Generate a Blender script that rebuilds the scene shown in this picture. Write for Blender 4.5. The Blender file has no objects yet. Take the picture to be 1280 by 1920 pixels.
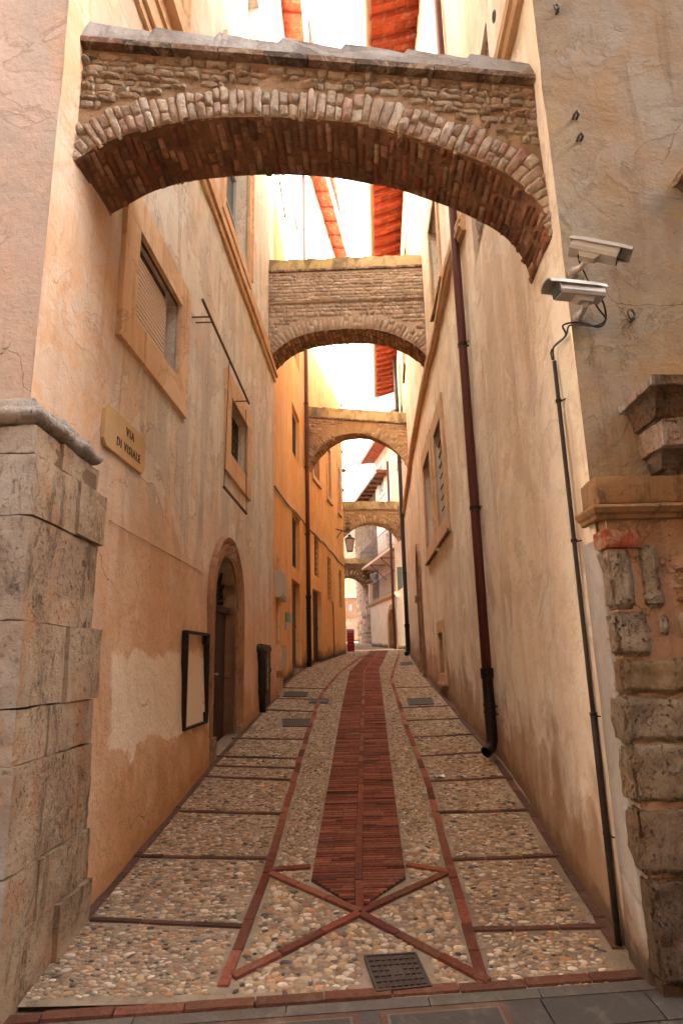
import bpy, math, random
import numpy as np
from mathutils import Matrix, Vector, noise
random.seed(7); rng = np.random.default_rng(7)
SC = bpy.context.scene; COL = SC.collection

# ------------------------------------------------------------------ camera
FPX = 1180.0; TILT = math.atan(280/FPX); ROLL = -math.radians(1.38); H0 = 2.1
fwd = np.array([0, math.cos(TILT), math.sin(TILT)]); up0 = np.array([0, -math.sin(TILT), math.cos(TILT)])
cr_, sr_ = math.cos(ROLL), math.sin(ROLL)
RIGHT = cr_*np.array([1., 0, 0])+sr_*up0; UP = -sr_*np.array([1., 0, 0])+cr_*up0
cam = bpy.data.objects.new('camera', bpy.data.cameras.new('camera')); COL.objects.link(cam)
cam.data.sensor_fit = 'VERTICAL'; cam.data.sensor_height = 36; cam.data.lens = 36*FPX/1920
cam.data.clip_start = .05; cam.data.clip_end = 2000
M = Matrix(((RIGHT[0], UP[0], -fwd[0], 0), (RIGHT[1], UP[1], -fwd[1], 0), (RIGHT[2], UP[2], -fwd[2], H0), (0, 0, 0, 1)))
cam.matrix_world = M; SC.camera = cam

# ------------------------------------------------------------------ sky, sun, exposure
SUN_EL = math.radians(31); SUN_AZ = math.radians(88)      # azimuth clockwise from +Y (down the alley)
W = bpy.data.worlds.new('World'); SC.world = W; W.use_nodes = True
wt = W.node_tree; bg = wt.nodes['Background']
sky = wt.nodes.new('ShaderNodeTexSky'); sky.sky_type = 'NISHITA'; sky.sun_disc = False
sky.sun_elevation = SUN_EL; sky.sun_rotation = SUN_AZ; sky.dust_density = 5; sky.ozone_density = .6
hs = wt.nodes.new('ShaderNodeHueSaturation'); hs.inputs['Saturation'].default_value = .22
wm = wt.nodes.new('ShaderNodeMix'); wm.data_type = 'RGBA'; wm.blend_type = 'MULTIPLY'; wm.inputs[0].default_value = 1
wm.inputs[7].default_value = (.97, .985, 1, 1)
wt.links.new(sky.outputs[0], hs.inputs['Color']); wt.links.new(hs.outputs[0], wm.inputs[6]); wt.links.new(wm.outputs[2], bg.inputs[0])
bg.inputs[1].default_value = .15
sl = bpy.data.lights.new('sun', 'SUN'); sl.energy = 5; sl.angle = math.radians(.5); sl.color = (1, .95, .88)
so = bpy.data.objects.new('sun', sl); COL.objects.link(so)
sd = Vector((math.sin(SUN_AZ)*math.cos(SUN_EL), math.cos(SUN_AZ)*math.cos(SUN_EL), math.sin(SUN_EL)))
so.rotation_euler = sd.to_track_quat('Z', 'Y').to_euler(); so.location = (20, 0, 30)
SC.view_settings.view_transform = 'Standard'; SC.view_settings.look = 'None'
SC.view_settings.exposure = 3.36; SC.view_settings.gamma = 1
SC.render.engine = 'CYCLES'
SC.cycles.max_bounces = 14; SC.cycles.diffuse_bounces = 8; SC.cycles.glossy_bounces = 3

# ------------------------------------------------------------------ pixel -> real geometry (survey helpers)
PR = [(-3, -.42), (0, 0), (2, .29), (4.2, .56), (6.2, .84), (9, 1.14), (12, 1.38), (14.5, 1.55), (17.8, 1.76), (23, 2.1), (60, 2.1+37*.05)]
PY = [a*1.2 for a, b in PR]; PZ = [b*1.2 for a, b in PR]
PY = [-400]+PY+[500]; PZ = [PZ[0]]+PZ+[PZ[-1]]
def gz(y): return float(np.interp(y, PY, PZ))
def ray(px, py):
    d = fwd*FPX+RIGHT*(px-640)-UP*(py-960); return d/d[1]
def at(px, py, Y): return np.array([0, 0, H0])+ray(px, py)*Y
def G(px, py):
    d = ray(px, py); lo, hi = .5, 90
    for _ in range(50):
        m = (lo+hi)/2
        if H0+d[2]*m > gz(m): lo = m
        else: hi = m
    return np.array([d[0]*lo, lo, gz(lo)])
def V(px, py, a, b):
    d = ray(px, py); nx, ny = (b[1]-a[1]), -(b[0]-a[0])
    return np.array([0, 0, H0])+d*((nx*a[0]+ny*a[1])/(nx*d[0]+ny*d[1]))
class Wall:
    """vertical wall over a plan polyline; side=+1 if the street lies to its right when walking away"""
    def __init__(s, pts, side):
        s.p = [np.array(q, float) for q in pts]; s.side = side
        s.L = [0.]
        for a, b in zip(s.p, s.p[1:]): s.L.append(s.L[-1]+float(np.hypot(*(b-a))))
    def seg(s, t):
        i = 0
        while i < len(s.L)-2 and t > s.L[i+1]: i += 1
        return i
    def P(s, t, z, off=0):
        i = s.seg(t); a, b = s.p[i], s.p[i+1]; d = (b-a)/(s.L[i+1]-s.L[i])
        n = np.array([d[1], -d[0]])*s.side
        q = a+d*(t-s.L[i])+n*off; return (q[0], q[1], z)
    def S(s, px, py):
        for i, (a, b) in enumerate(zip(s.p, s.p[1:])):
            h = V(px, py, a, b); l = s.L[i+1]-s.L[i]; t = ((h[:2]-a)@(b-a))/l/l
            if h[1] > 0 and (t >= -.03 or i == 0) and (t <= 1.03 or i == len(s.p)-2): return s.L[i]+t*l, h[2]
    def Y(s, y):
        for i, (a, b) in enumerate(zip(s.p, s.p[1:])):
            if y <= b[1] or i == len(s.p)-2: return s.L[i]+(y-a[1])/(b[1]-a[1])*(s.L[i+1]-s.L[i])
k_ = 1.2
WL1 = Wall([(-1.8006, 3.42), (-1.368, 12.372)], 1)
WL2 = Wall([(-1.385, 12.40), (-1.336, 16.09), (-1.14, 19.15), (.06, 26.1)], 1)
WR = Wall([(1.475, 3.6), (1.675, 6.9), (1.70, 9.36), (1.872, 15.0), (2.292, 21.66), (2.70, 28.3)], -1)

# ------------------------------------------------------------------ node helpers
class NT:
    def __init__(s, name):
        s.m = bpy.data.materials.new(name); s.m.use_nodes = True; s.t = s.m.node_tree; s.b = s.t.nodes['Principled BSDF']
        s.b.inputs['Roughness'].default_value = .9; s.b.inputs['Specular IOR Level'].default_value = .25
        s.pos = s.n('ShaderNodeNewGeometry').outputs['Position']
    def n(s, ty): return s.t.nodes.new(ty)
    def put(s, sock, v):
        if v is None: return
        if isinstance(v, bpy.types.NodeSocket): s.t.links.new(v, sock)
        elif isinstance(v, (tuple, list)) and len(v) == 3 and sock.type == 'RGBA': sock.default_value = (*v, 1)
        else: sock.default_value = v
    def scale(s, v, xyz):
        n = s.n('ShaderNodeVectorMath'); n.operation = 'MULTIPLY'; s.put(n.inputs[0], v); n.inputs[1].default_value = xyz; return n.outputs[0]
    def noise(s, sc, det=5, xyz=None, rough=.6, vec=None, dist=0):
        v = vec or s.pos
        if xyz: v = s.scale(v, xyz)
        n = s.n('ShaderNodeTexNoise'); s.put(n.inputs['Vector'], v); n.inputs['Scale'].default_value = sc
        n.inputs['Detail'].default_value = det; n.inputs['Roughness'].default_value = rough; n.inputs['Distortion'].default_value = dist
        return n.outputs[0]
    def vor(s, sc, feat='F1', xyz=None, vec=None, out=0, rnd=1):
        v = vec or s.pos
        if xyz: v = s.scale(v, xyz)
        n = s.n('ShaderNodeTexVoronoi'); n.feature = feat; s.put(n.inputs['Vector'], v); n.inputs['Scale'].default_value = sc
        n.inputs['Randomness'].default_value = rnd
        return n.outputs[out]
    def rng(s, v, a, b, c=0., d=1.):
        n = s.n('ShaderNodeMapRange'); n.interpolation_type = 'SMOOTHSTEP'; s.put(n.inputs[0], v)
        for i, x in zip((1, 2, 3, 4), (a, b, c, d)): n.inputs[i].default_value = x
        return n.outputs[0]
    def mix(s, f, a, b, mode='MIX'):
        n = s.n('ShaderNodeMix'); n.data_type = 'RGBA'; n.blend_type = mode; s.put(n.inputs[0], f); s.put(n.inputs[6], a); s.put(n.inputs[7], b); return n.outputs[2]
    def ma(s, op, a, b=0., c=None):
        n = s.n('ShaderNodeMath'); n.operation = op; s.put(n.inputs[0], a); s.put(n.inputs[1], b)
        if c is not None: s.put(n.inputs[2], c)
        return n.outputs[0]
    def attr(s, nm, out='Fac'):
        n = s.n('ShaderNodeAttribute'); n.attribute_name = nm; return n.outputs[out]
    def xyz(s):
        n = s.n('ShaderNodeSeparateXYZ'); s.put(n.inputs[0], s.pos); return n.outputs
    def bump(s, h, st=.5, d=.01, nrm=None):
        n = s.n('ShaderNodeBump'); s.put(n.inputs['Height'], h); n.inputs['Strength'].default_value = st; n.inputs['Distance'].default_value = d
        if nrm: s.put(n.inputs['Normal'], nrm)
        return n.outputs[0]
    def out(s, col, nrm=None, rough=None, metal=None):
        s.put(s.b.inputs['Base Color'], col); s.put(s.b.inputs['Normal'], nrm) if nrm else None
        s.put(s.b.inputs['Roughness'], rough); s.put(s.b.inputs['Metallic'], metal); return s.m

def plaster(name, c1, c2, c3, seed=0, streak=.5, crack=.5, damp=(.22, .11, .05), damph=.7, extra=None, sc=1., b=1., fleck=None, patch=1.):
    t = NT(name); sh = t.n('ShaderNodeVectorMath'); sh.operation = 'ADD'; t.put(sh.inputs[0], t.pos); sh.inputs[1].default_value = (seed*7.3, seed*3.1, seed*5.7); p = sh.outputs[0]
    big = t.noise(.55*sc, 6, vec=p, rough=.62, dist=.6); mid = t.noise(2.2*sc, 7, vec=p, rough=.65, dist=.8)
    st = t.noise(1.6*sc, 6, xyz=(1.6, 1.6, .28), vec=p, rough=.6, dist=.5); fine = t.noise(26, 6, vec=p, rough=.75)
    col = t.mix(t.rng(big, .42, .58), c1, c2)
    col = t.mix(t.ma('MULTIPLY', t.rng(st, .46, .60), streak), col, c3)
    col = t.mix(t.ma('MULTIPLY', t.rng(mid, .48, .64), .75), col, t.mix(.5, c1, (c3[0]*.8, c3[1]*.8, c3[2]*.8)))
    if fleck: col = t.mix(t.ma('MULTIPLY', t.rng(t.noise(3.1, 9, vec=p, rough=.8, dist=1.5), .6, .64), .75), col, fleck)
    col = t.mix(t.ma('MULTIPLY', t.rng(fine, .45, .8), .3), col, (c1[0]*.55, c1[1]*.5, c1[2]*.45))
    h = t.attr('h'); hh = t.ma('ADD', h, t.ma('MULTIPLY', t.ma('SUBTRACT', t.noise(2.4, 6, xyz=(1, 1, .6), vec=p), .5), -damph*2.6))
    # flaked and repatched skin with crisp edges, run-off streaks, grime
    pn = t.noise(1.15*sc, 12, vec=p, rough=.6, dist=.9); fl = t.rng(pn, .555, .562); fe = t.ma('MULTIPLY', t.rng(pn, .54, .557), t.rng(pn, .557, .575, 1., 0.))
    col = t.mix(t.ma('MULTIPLY', fl, .38*patch), col, (min(1, c1[0]*1.12), min(1, c1[1]*1.16), min(1, c1[2]*1.2)))
    col = t.mix(t.ma('MULTIPLY', fe, .35*patch), col, (c1[0]*.4, c1[1]*.32, c1[2]*.26))
    rn = t.rng(t.noise(5.5, 7, xyz=(1.4, 1.4, .09), vec=p, rough=.7), .52, .66)
    col = t.mix(t.ma('MULTIPLY', t.ma('MULTIPLY', rn, t.rng(t.noise(.8, 4, vec=p), .42, .6)), .6*patch), col, (c1[0]*.42, c1[1]*.36, c1[2]*.31))
    sp = t.rng(t.noise(13, 8, vec=p, rough=.8), .60, .68); col = t.mix(t.ma('MULTIPLY', sp, .6*patch), col, (c1[0]*.45, c1[1]*.36, c1[2]*.28))
    dm = t.rng(hh, damph*.25, damph*.95, 1., 0.)
    col = t.mix(t.ma('MULTIPLY', dm, .72), col, damp)
    dk = t.rng(t.ma('ADD', h, t.ma('MULTIPLY', t.noise(7, 5, vec=p), -.35)), -.12, .02, 1., 0.)
    col = t.mix(t.ma('MULTIPLY', dk, .8), col, (.035, .028, .02))
    if extra: col = extra(t, col, p)
    cv = t.vor(1.1, 'DISTANCE_TO_EDGE', vec=t.mixv(p), out=0)
    cm = t.ma('MULTIPLY', t.rng(cv, 0., .010, 1., 0.), t.rng(t.noise(.9, 3, vec=p), .56, .66))
    col = t.mix(t.ma('MULTIPLY', cm, crack), col, (.12, .07, .04))
    pit = t.rng(t.noise(9, 4, vec=p, rough=.7), .71, .76)
    col = t.mix(t.ma('MULTIPLY', pit, .6), col, (.16, .09, .05))
    hgt = t.ma('ADD', t.ma('MULTIPLY', t.noise(3.2, 8, vec=p, rough=.66), 1.3), t.ma('MULTIPLY', fine, .35))
    hgt = t.ma('SUBTRACT', t.ma('ADD', hgt, t.ma('MULTIPLY', fl, .14*patch)), t.ma('ADD', t.ma('MULTIPLY', cm, .5), t.ma('MULTIPLY', t.ma('ADD', pit, sp), .2)))
    return t.out(col, t.bump(hgt, .6*b, .045), .92)
def mixv(self, p):
    n = self.n('ShaderNodeTexNoise'); self.put(n.inputs['Vector'], p); n.inputs['Scale'].default_value = 2.5; n.inputs['Detail'].default_value = 6
    a = self.n('ShaderNodeVectorMath'); a.operation = 'SCALE'; self.put(a.inputs[0], n.outputs[1]); a.inputs[3].default_value = .7
    c = self.n('ShaderNodeVectorMath'); c.operation = 'ADD'; self.put(c.inputs[0], p); self.put(c.inputs[1], a.outputs[0]); return c.outputs[0]
NT.mixv = mixv

def tinted(name, rough=.9, b=1., nsc=30, dark=.45, smear=None, bloom=.35, sm=.7):
    """colour per stone from the mesh attribute 'tint', with grain, lime bloom and dirt"""
    t = NT(name); c = t.attr('tint', 'Color')
    col = t.mix(t.ma('MULTIPLY', t.rng(t.noise(nsc, 6, rough=.75), .42, .72), dark), c, (.07, .04, .025))
    col = t.mix(t.ma('MULTIPLY', t.rng(t.noise(nsc*.35, 6, rough=.7, dist=.6), .5, .7), bloom), col, (.55, .42, .30))
    if smear: col = t.mix(t.ma('MULTIPLY', t.rng(t.noise(7, 8, rough=.75, dist=.8), .46, .6), sm), col, smear)
    h = t.ma('ADD', t.noise(nsc*.5, 8, rough=.75), t.ma('MULTIPLY', t.noise(nsc*3, 4, rough=.7), .5))
    return t.out(col, t.bump(h, 1.*b, .035), rough)

def travertine(name, c1, c2, dark=(.07, .045, .03), pits=.6, sc=1., b=1., orange=(.42, .2, .09)):
    t = NT(name)
    col = t.mix(t.rng(t.noise(1.7*sc, 8, rough=.7, dist=.8), .42, .58), c1, c2)
    col = t.mix(t.ma('MULTIPLY', t.rng(t.noise(3.1*sc, 8, xyz=(1, 1, .6), rough=.75, dist=1), .5, .64), .65), col, orange)
    f1 = t.noise(38*sc, 6, xyz=(1, 1, .8), rough=.8); f2 = t.noise(95*sc, 4, rough=.8)
    pit = t.rng(f1, .54, .72); pit2 = t.rng(f2, .52, .75)
    pm = t.rng(t.noise(3.2*sc, 6, rough=.7), .38, .6, .15, 1.)
    col = t.mix(t.ma('MULTIPLY', pit2, .35), col, (c2[0]*.45, c2[1]*.42, c2[2]*.4))
    pp = t.ma('MULTIPLY', pit, pm)
    col = t.mix(t.ma('MULTIPLY', pp, pits), col, dark)
    soot = t.rng(t.noise(2.3, 10, xyz=(1.6, 1.6, .7), rough=.85, dist=1.4), .49, .62)
    col = t.mix(t.ma('MULTIPLY', soot, .62), col, dark)
    h = t.ma('SUBTRACT', t.ma('ADD', t.noise(9, 8, rough=.75), t.ma('MULTIPLY', f2, .3)), t.ma('MULTIPLY', pp, .6))
    return t.out(col, t.bump(h, 1.*b, .035), .94)

def simple(name, c, rough=.6, metal=0., var=.3, sc=20, b=.2, c2=None):
    t = NT(name); n1 = t.noise(sc, 6, rough=.7)
    d = c2 or tuple(x*.5 for x in c)
    return t.out(t.mix(t.ma('MULTIPLY', t.rng(n1, .4, .75), var), c, d), t.bump(n1, b, .01), rough, metal)

# ------------------------------------------------------------------ mesh helpers
class MB:
    def __init__(s): s.v = []; s.f = []; s.c = []; s.h = False; s.smooth = False
    def add(s, vs, fs, c=None):
        o = len(s.v); s.v += [tuple(map(float, v)) for v in vs]; s.f += [tuple(o+i for i in f) for f in fs]
        s.c += [c or (.4, .3, .22)]*len(vs); return o
    def hexa(s, P, c=None):   # 8 points: bottom 4 ccw, top 4 ccw
        s.add(P, [(3, 2, 1, 0), (4, 5, 6, 7), (0, 1, 5, 4), (1, 2, 6, 5), (2, 3, 7, 6), (3, 0, 4, 7)], c)
    def box(s, x0, x1, y0, y1, z0, z1, c=None):
        s.hexa([(x0, y0, z0), (x1, y0, z0), (x1, y1, z0), (x0, y1, z0), (x0, y0, z1), (x1, y0, z1), (x1, y1, z1), (x0, y1, z1)], c)
    def wbox(s, w, s0, s1, z0, z1, o0, o1, c=None):
        cuts = [s0]+[l for l in w.L[1:-1] if s0+.02 < l < s1-.02]+[s1]
        for a, b in zip(cuts, cuts[1:]):
            s.hexa([w.P(a, z0, o0), w.P(b, z0, o0), w.P(b, z0, o1), w.P(a, z0, o1), w.P(a, z1, o0), w.P(b, z1, o0), w.P(b, z1, o1), w.P(a, z1, o1)], c)
    def tube(s, pts, r, n=10, c=None, cap=True):
        pts = [Vector(p) for p in pts]; rs = r if isinstance(r, (list, tuple)) else [r]*len(pts); rings = []
        ref = None
        for i, p in enumerate(pts):
            d = (pts[min(i+1, len(pts)-1)]-pts[max(i-1, 0)]).normalized()
            if ref is None: ref = d.orthogonal().normalized()
            u = (ref-d*ref.dot(d)).normalized(); ref = u; v = d.cross(u)
            rings.append([p+u*rs[i]*math.cos(2*math.pi*k/n)+v*rs[i]*math.sin(2*math.pi*k/n) for k in range(n)])
        vs = [q for r_ in rings for q in r_]; fs = []
        for i in range(len(pts)-1):
            for k in range(n): fs.append((i*n+k, i*n+(k+1) % n, (i+1)*n+(k+1) % n, (i+1)*n+k))
        if cap: fs += [tuple(range(n))[::-1], tuple((len(pts)-1)*n+k for k in range(n))]
        s.add(vs, fs, c)
    def grid(s, pts, c=None, flip=False):
        n, m = len(pts), len(pts[0]); fs = []
        for i in range(n-1):
            for j in range(m-1):
                q = (i*m+j, i*m+j+1, (i+1)*m+j+1, (i+1)*m+j); fs.append(q[::-1] if flip else q)
        s.add([p for r_ in pts for p in r_], fs, c)
    def pillow(s, q, nrm, t, c, n=4, rough=.25, sink=.012, pw=3., seed=0):
        """irregular stone: quad q (4 corners ccw), bulging along nrm by t"""
        q = [np.array(x, float) for x in q]; nrm = np.array(nrm, float); pts = []
        CC = {6: [-1, -.9, -.5, 0, .5, .9, 1], 5: [-1, -.88, -.35, .35, .88, 1], 4: [-1, -.85, 0, .85, 1], 3: [-1, -.8, .8, 1], 2: [-1, 0, 1]}[n]
        for i in range(n+1):
            row = []
            for j in range(n+1):
                a, b = CC[i], CC[j]
                k = (abs(a)**5+abs(b)**5)**.2; m_ = max(abs(a), abs(b)); f = (m_/k) if k > 0 else 1
                ua, ub = (a*(.35+.65*f)+1)/2, (b*(.35+.65*f)+1)/2
                p = q[0]*(1-ua)*(1-ub)+q[1]*ua*(1-ub)+q[2]*ua*ub+q[3]*(1-ua)*ub
                e = m_; hgt = t*(1-e**4)**.4 if e < 1 else -sink
                p = p+(q[1]-q[0])*.10*noise.noise(Vector(p*17+seed+9))+(q[3]-q[0])*.16*noise.noise(Vector(p*15+seed+3))
                if e < 1: hgt += t*rough*(noise.noise(Vector(p*19+seed))*1.8+noise.noise(Vector(p*47+seed))*1.2)
                row.append(p+nrm*hgt)
            pts.append(row)
        s.grid(pts, c)
    def build(s, name, mat, parent=None, smooth=None, hattr=False, weld=False):
        off = np.zeros(3); q = parent
        while q is not None: off += np.array(q.location); q = q.parent
        me = bpy.data.meshes.new(name); vs = np.array(s.v)-off
        me.from_pydata(vs.tolist(), [], s.f); me.update()
        a = me.color_attributes.new('tint', 'FLOAT_COLOR', 'POINT'); arr = np.ones((len(s.v), 4), np.float32); arr[:, :3] = np.array(s.c); a.data.foreach_set('color', arr.ravel())
        h = me.attributes.new('h', 'FLOAT', 'POINT'); h.data.foreach_set('value', np.array([v[2]-gz(v[1]) if hattr else 9. for v in s.v], np.float32))
        me.materials.append(mat)
        if smooth or (smooth is None and s.smooth): me.shade_smooth()
        o = bpy.data.objects.new(name, me); COL.objects.link(o)
        if parent: o.parent = parent
        return o
def tag(o, label=None, cat=None, group=None, kind=None):
    if label: o['label'] = label
    if cat: o['category'] = cat
    if group: o['group'] = group
    if kind: o['kind'] = kind
    return o
def thing(name, loc, label, cat, group=None):
    o = bpy.data.objects.new(name, None); o.location = loc; COL.objects.link(o); o.empty_display_size = .1
    return tag(o, label, cat, group)

def wall_mesh(w, z0, z1, holes=(), cell=.16, amp=.010, seed=0, s0=None, s1=None, reveal=.3, mb=None, arch=(), zf=None, batter=0.):
    """wall skin with rectangular openings; each hole (s0,s1,z0,z1[,depth]) gets its reveals"""
    mb = mb or MB(); s0 = w.L[0] if s0 is None else s0; s1 = w.L[-1] if s1 is None else s1
    S = {s0, s1} | {l for l in w.L if s0 < l < s1}; Z = {z0, z1}
    for h in holes: S |= {h[0], h[1]}; Z |= {h[2], h[3]}
    def fill(A):
        A = sorted(A); o = []
        for a, b in zip(A, A[1:]):
            n = max(1, int(round((b-a)/cell))); o += [a+(b-a)*i/n for i in range(n)]
        return o+[A[-1]]
    S = fill(S)
    if zf is None: Z = fill(Z)
    else:
        c0 = cell; Zl = fill({z for z in Z if z < zf} | {zf}); cell = .4; Z = Zl[:-1]+fill({z for z in Z if z > zf} | {zf}); cell = c0
    idx = {}
    def near(s, z):
        d = 9
        for h in holes:
            dx = max(h[0]-s, 0, s-h[1]); dz = max(h[2]-z, 0, z-h[3]); d = min(d, max(dx, dz))
        return min(1, d/.3)
    for i, s in enumerate(S):
        for j, z in enumerate(Z):
            p = Vector(w.P(s, z)); k = near(s, z)
            o = amp*k*(1.6*noise.noise(Vector((s*.9+seed, z*.7, seed)))+.7*noise.noise(Vector((s*3.1, z*2.6, seed+4)))+(.22*noise.noise(Vector((s*8.5, z*7, seed+9)))+.05*noise.noise(Vector((s*21, z*17, seed))) if cell < .1 else 0))
            if batter: o += batter*k*max(0., 1-max(0., z-gz(p[1]))/1.9)**1.6
            idx[i, j] = mb.add([w.P(s, z, o)], [])
    for i in range(len(S)-1):
        for j in range(len(Z)-1):
            cs, cz = (S[i]+S[i+1])/2, (Z[j]+Z[j+1])/2
            if any(h[0] < cs < h[1] and h[2] < cz < h[3] for h in holes): continue
            q = (idx[i, j], idx[i+1, j], idx[i+1, j+1], idx[i, j+1]); mb.f.append(q if w.side < 0 else q)
    for n_, h in enumerate(holes):
        d = h[4] if len(h) > 4 else reveal; a, b, c, e = h[:4]
        if n_ in arch: continue
        P = w.P
        mb.add([P(a, c), P(b, c), P(b, c, -d), P(a, c, -d)], [(0, 1, 2, 3)]); mb.add([P(a, e), P(b, e), P(b, e, -d), P(a, e, -d)], [(0, 1, 2, 3)])
        mb.add([P(a, c), P(a, e), P(a, e, -d), P(a, c, -d)], [(0, 1, 2, 3)]); mb.add([P(b, c), P(b, e), P(b, e, -d), P(b, c, -d)], [(0, 1, 2, 3)])
    return mb
def sweep(mb, w, path, prof, c=None):
    """path [(s,z)], prof [(outward-in-plane, off-wall)]: mitred moulding on a wall"""
    rings = []
    for i, p in enumerate(path):
        a = np.array(path[max(i-1, 0)]); b = np.array(path[min(i+1, len(path)-1)]); d = (b-a)/np.hypot(*(b-a)); n = np.array([-d[1], d[0]])
        rings.append([w.P(p[0]+n[0]*u, p[1]+n[1]*u, o) for u, o in prof])
    mb.grid(rings, c)
def frame(mb, w, a, b, c, e, bw, o=.03, bw2=None, back=-.02):
    """flat band round an opening"""
    bt = bw2 or bw
    mb.wbox(w, a-bw, a, c, e, back, o); mb.wbox(w, b, b+bw, c, e, back, o)
    mb.wbox(w, a-bw, b+bw, e, e+bt, back, o+.002); mb.wbox(w, a-bw, b+bw, c-bt, c, back, o+.003)
def rough_box(mb, x0, x1, y0, y1, z0, z1, amp=.01, cell=.05, c=None, seed=0, r=.012):
    nx, ny, nz = [max(1, int(round((b-a)/cell))) for a, b in ((x0, x1), (y0, y1), (z0, z1))]
    cx, cy, cz = (x0+x1)/2, (y0+y1)/2, (z0+z1)/2
    def f(x, y, z):
        v = Vector((x, y, z)); e = 0
        near = sorted([min(x-x0, x1-x), min(y-y0, y1-y), min(z-z0, z1-z)])
        rr = r if near[1] < 1e-6 else 0
        n = noise.noise(v*4+Vector((seed, 0, 0)))*.6+noise.noise(v*11+Vector((0, seed, 0)))*.4+noise.noise(v*27)*.2
        d = Vector((np.sign(x-cx)*(min(x-x0, x1-x) < 1e-6), np.sign(y-cy)*(min(y-y0, y1-y) < 1e-6), np.sign(z-cz)*(min(z-z0, z1-z) < 1e-6)))
        return v+d*(n*amp*2-rr-amp*.5)
    X = [x0+(x1-x0)*i/nx for i in range(nx+1)]; Y = [y0+(y1-y0)*i/ny for i in range(ny+1)]; Z = [z0+(z1-z0)*i/nz for i in range(nz+1)]
    for x, fl in ((x0, True), (x1, False)): mb.grid([[f(x, y, z) for z in Z] for y in Y], c, fl)
    for y, fl in ((y0, False), (y1, True)): mb.grid([[f(x, y, z) for z in Z] for x in X], c, fl)
    for z, fl in ((z0, True), (z1, False)): mb.grid([[f(x, y, z) for y in Y] for x in X], c, fl)
def jit(c, a=.15, h=.05):
    h = min(h, .04)
    k = 1+random.uniform(-a, a); return tuple(max(.01, x*k*(1+random.uniform(-h, h))) for x in c)
# ------------------------------------------------------------------ materials
def x_left(t, col, p):
    X, Y, Z = t.xyz()
    w = t.ma('MULTIPLY', t.ma('SUBTRACT', t.noise(1.3, 6, vec=p, rough=.65), .5), 2.4)
    lo = t.rng(t.ma('ADD', Z, w), 2.4, 4.2, 1., 0.)
    col = t.mix(t.ma('MULTIPLY', lo, .62), col, (.64, .31, .12))
    nr = t.ma('MULTIPLY', t.rng(t.ma('ADD', Y, w), 3.9, 5.2, 1., 0.), .75)
    col = t.mix(nr, col, t.mix(t.rng(t.noise(2.6, 8, vec=p, rough=.7, dist=1), .4, .6), (.58, .29, .13), (.56, .37, .25)))
    w2 = t.ma('MULTIPLY', t.ma('SUBTRACT', t.noise(2.1, 7, vec=p, rough=.6), .5), .55)
    m = t.ma('MULTIPLY', t.ma('MULTIPLY', t.rng(t.ma('ADD', Y, w2), 4.72, 4.8), t.rng(t.ma('ADD', Y, w2), 7.5, 7.6, 1., 0.)),
             t.ma('MULTIPLY', t.rng(t.ma('ADD', Z, w2), 2.18, 2.24, 1., 0.), t.rng(t.ma('ADD', Z, t.ma('MULTIPLY', w2, 1.4)), 1.46, 1.5)))
    return t.mix(t.ma('MULTIPLY', m, .97), col, t.mix(t.noise(2, 4), (.76, .61, .44), (.84, .71, .55)))
def x_blot(t, col, p):     # long damp blotches on the right wall
    X, Y, Z = t.xyz()
    n = t.vor(1.25, 'F1', xyz=(1, 1, .42), vec=t.mixv(p)); m = t.ma('MULTIPLY', t.rng(n, .21, .225, 1., 0.), t.rng(Z, 2.7, 3.2, 1., 0.))
    w = t.ma('MULTIPLY', t.ma('SUBTRACT', t.noise(1.7, 7, vec=p, rough=.7), .5), 3.2); hh = t.ma('ADD', t.attr('h'), w); wet = t.ma('MULTIPLY', t.rng(hh, .35, .75, 1., 0.), t.rng(Y, 3.9, 4.6))
    col = t.mix(t.ma('MULTIPLY', wet, .55), col, (.34, .19, .09))
    return t.mix(t.ma('MULTIPLY', m, .5), col, (.38, .25, .15))
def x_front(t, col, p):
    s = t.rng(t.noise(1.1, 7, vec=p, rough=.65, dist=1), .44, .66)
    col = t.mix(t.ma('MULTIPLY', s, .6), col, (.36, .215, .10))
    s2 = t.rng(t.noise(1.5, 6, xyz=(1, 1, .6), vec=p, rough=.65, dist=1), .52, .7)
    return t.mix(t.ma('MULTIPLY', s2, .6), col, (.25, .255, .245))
M_L1 = plaster('plaster_pink', (.74, .68, .58), (.72, .57, .42), (.48, .43, .37), 1, .6, .7, extra=x_left, fleck=(.36, .24, .18))
M_PIER = plaster('plaster_pier', (.52, .41, .35), (.54, .38, .29), (.42, .39, .36), 2, .4, .4)
M_L2 = plaster('plaster_orange', (.80, .47, .19), (.79, .40, .13), (.66, .32, .10), 3, .6, .2, damph=.5, b=.6, patch=.4)
M_UP = plaster('plaster_sunlit', (.80, .74, .64), (.78, .70, .58), (.7, .62, .5), 4, .3, .1)  # sunlit tone of the upper left wall put into the plaster colour
M_R = plaster('plaster_right', (.77, .70, .58), (.74, .62, .47), (.58, .46, .33), 5, .7, .25, damph=.85, extra=x_blot, b=.8, patch=.75)
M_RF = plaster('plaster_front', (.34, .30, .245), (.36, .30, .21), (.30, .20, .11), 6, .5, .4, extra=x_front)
M_W = plaster('plaster_white', (.90, .85, .79), (.88, .80, .72), (.80, .68, .58), 7, .3, .1, damph=.25, patch=.3)
M_TRIM = plaster('painted_trim', (.70, .47, .28), (.68, .43, .24), (.56, .34, .19), 8, .5, .2, b=.5, damph=.01)
M_TRIMR = plaster('painted_trim_right', (.58, .40, .25), (.56, .37, .21), (.46, .29, .16), 9, .5, .1, b=.5, damph=.01)
M_TRAV = travertine('travertine_side', (.46, .33, .215), (.36, .24, .15), (.035, .022, .015), pits=.8, orange=(.44, .20, .085))
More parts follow.
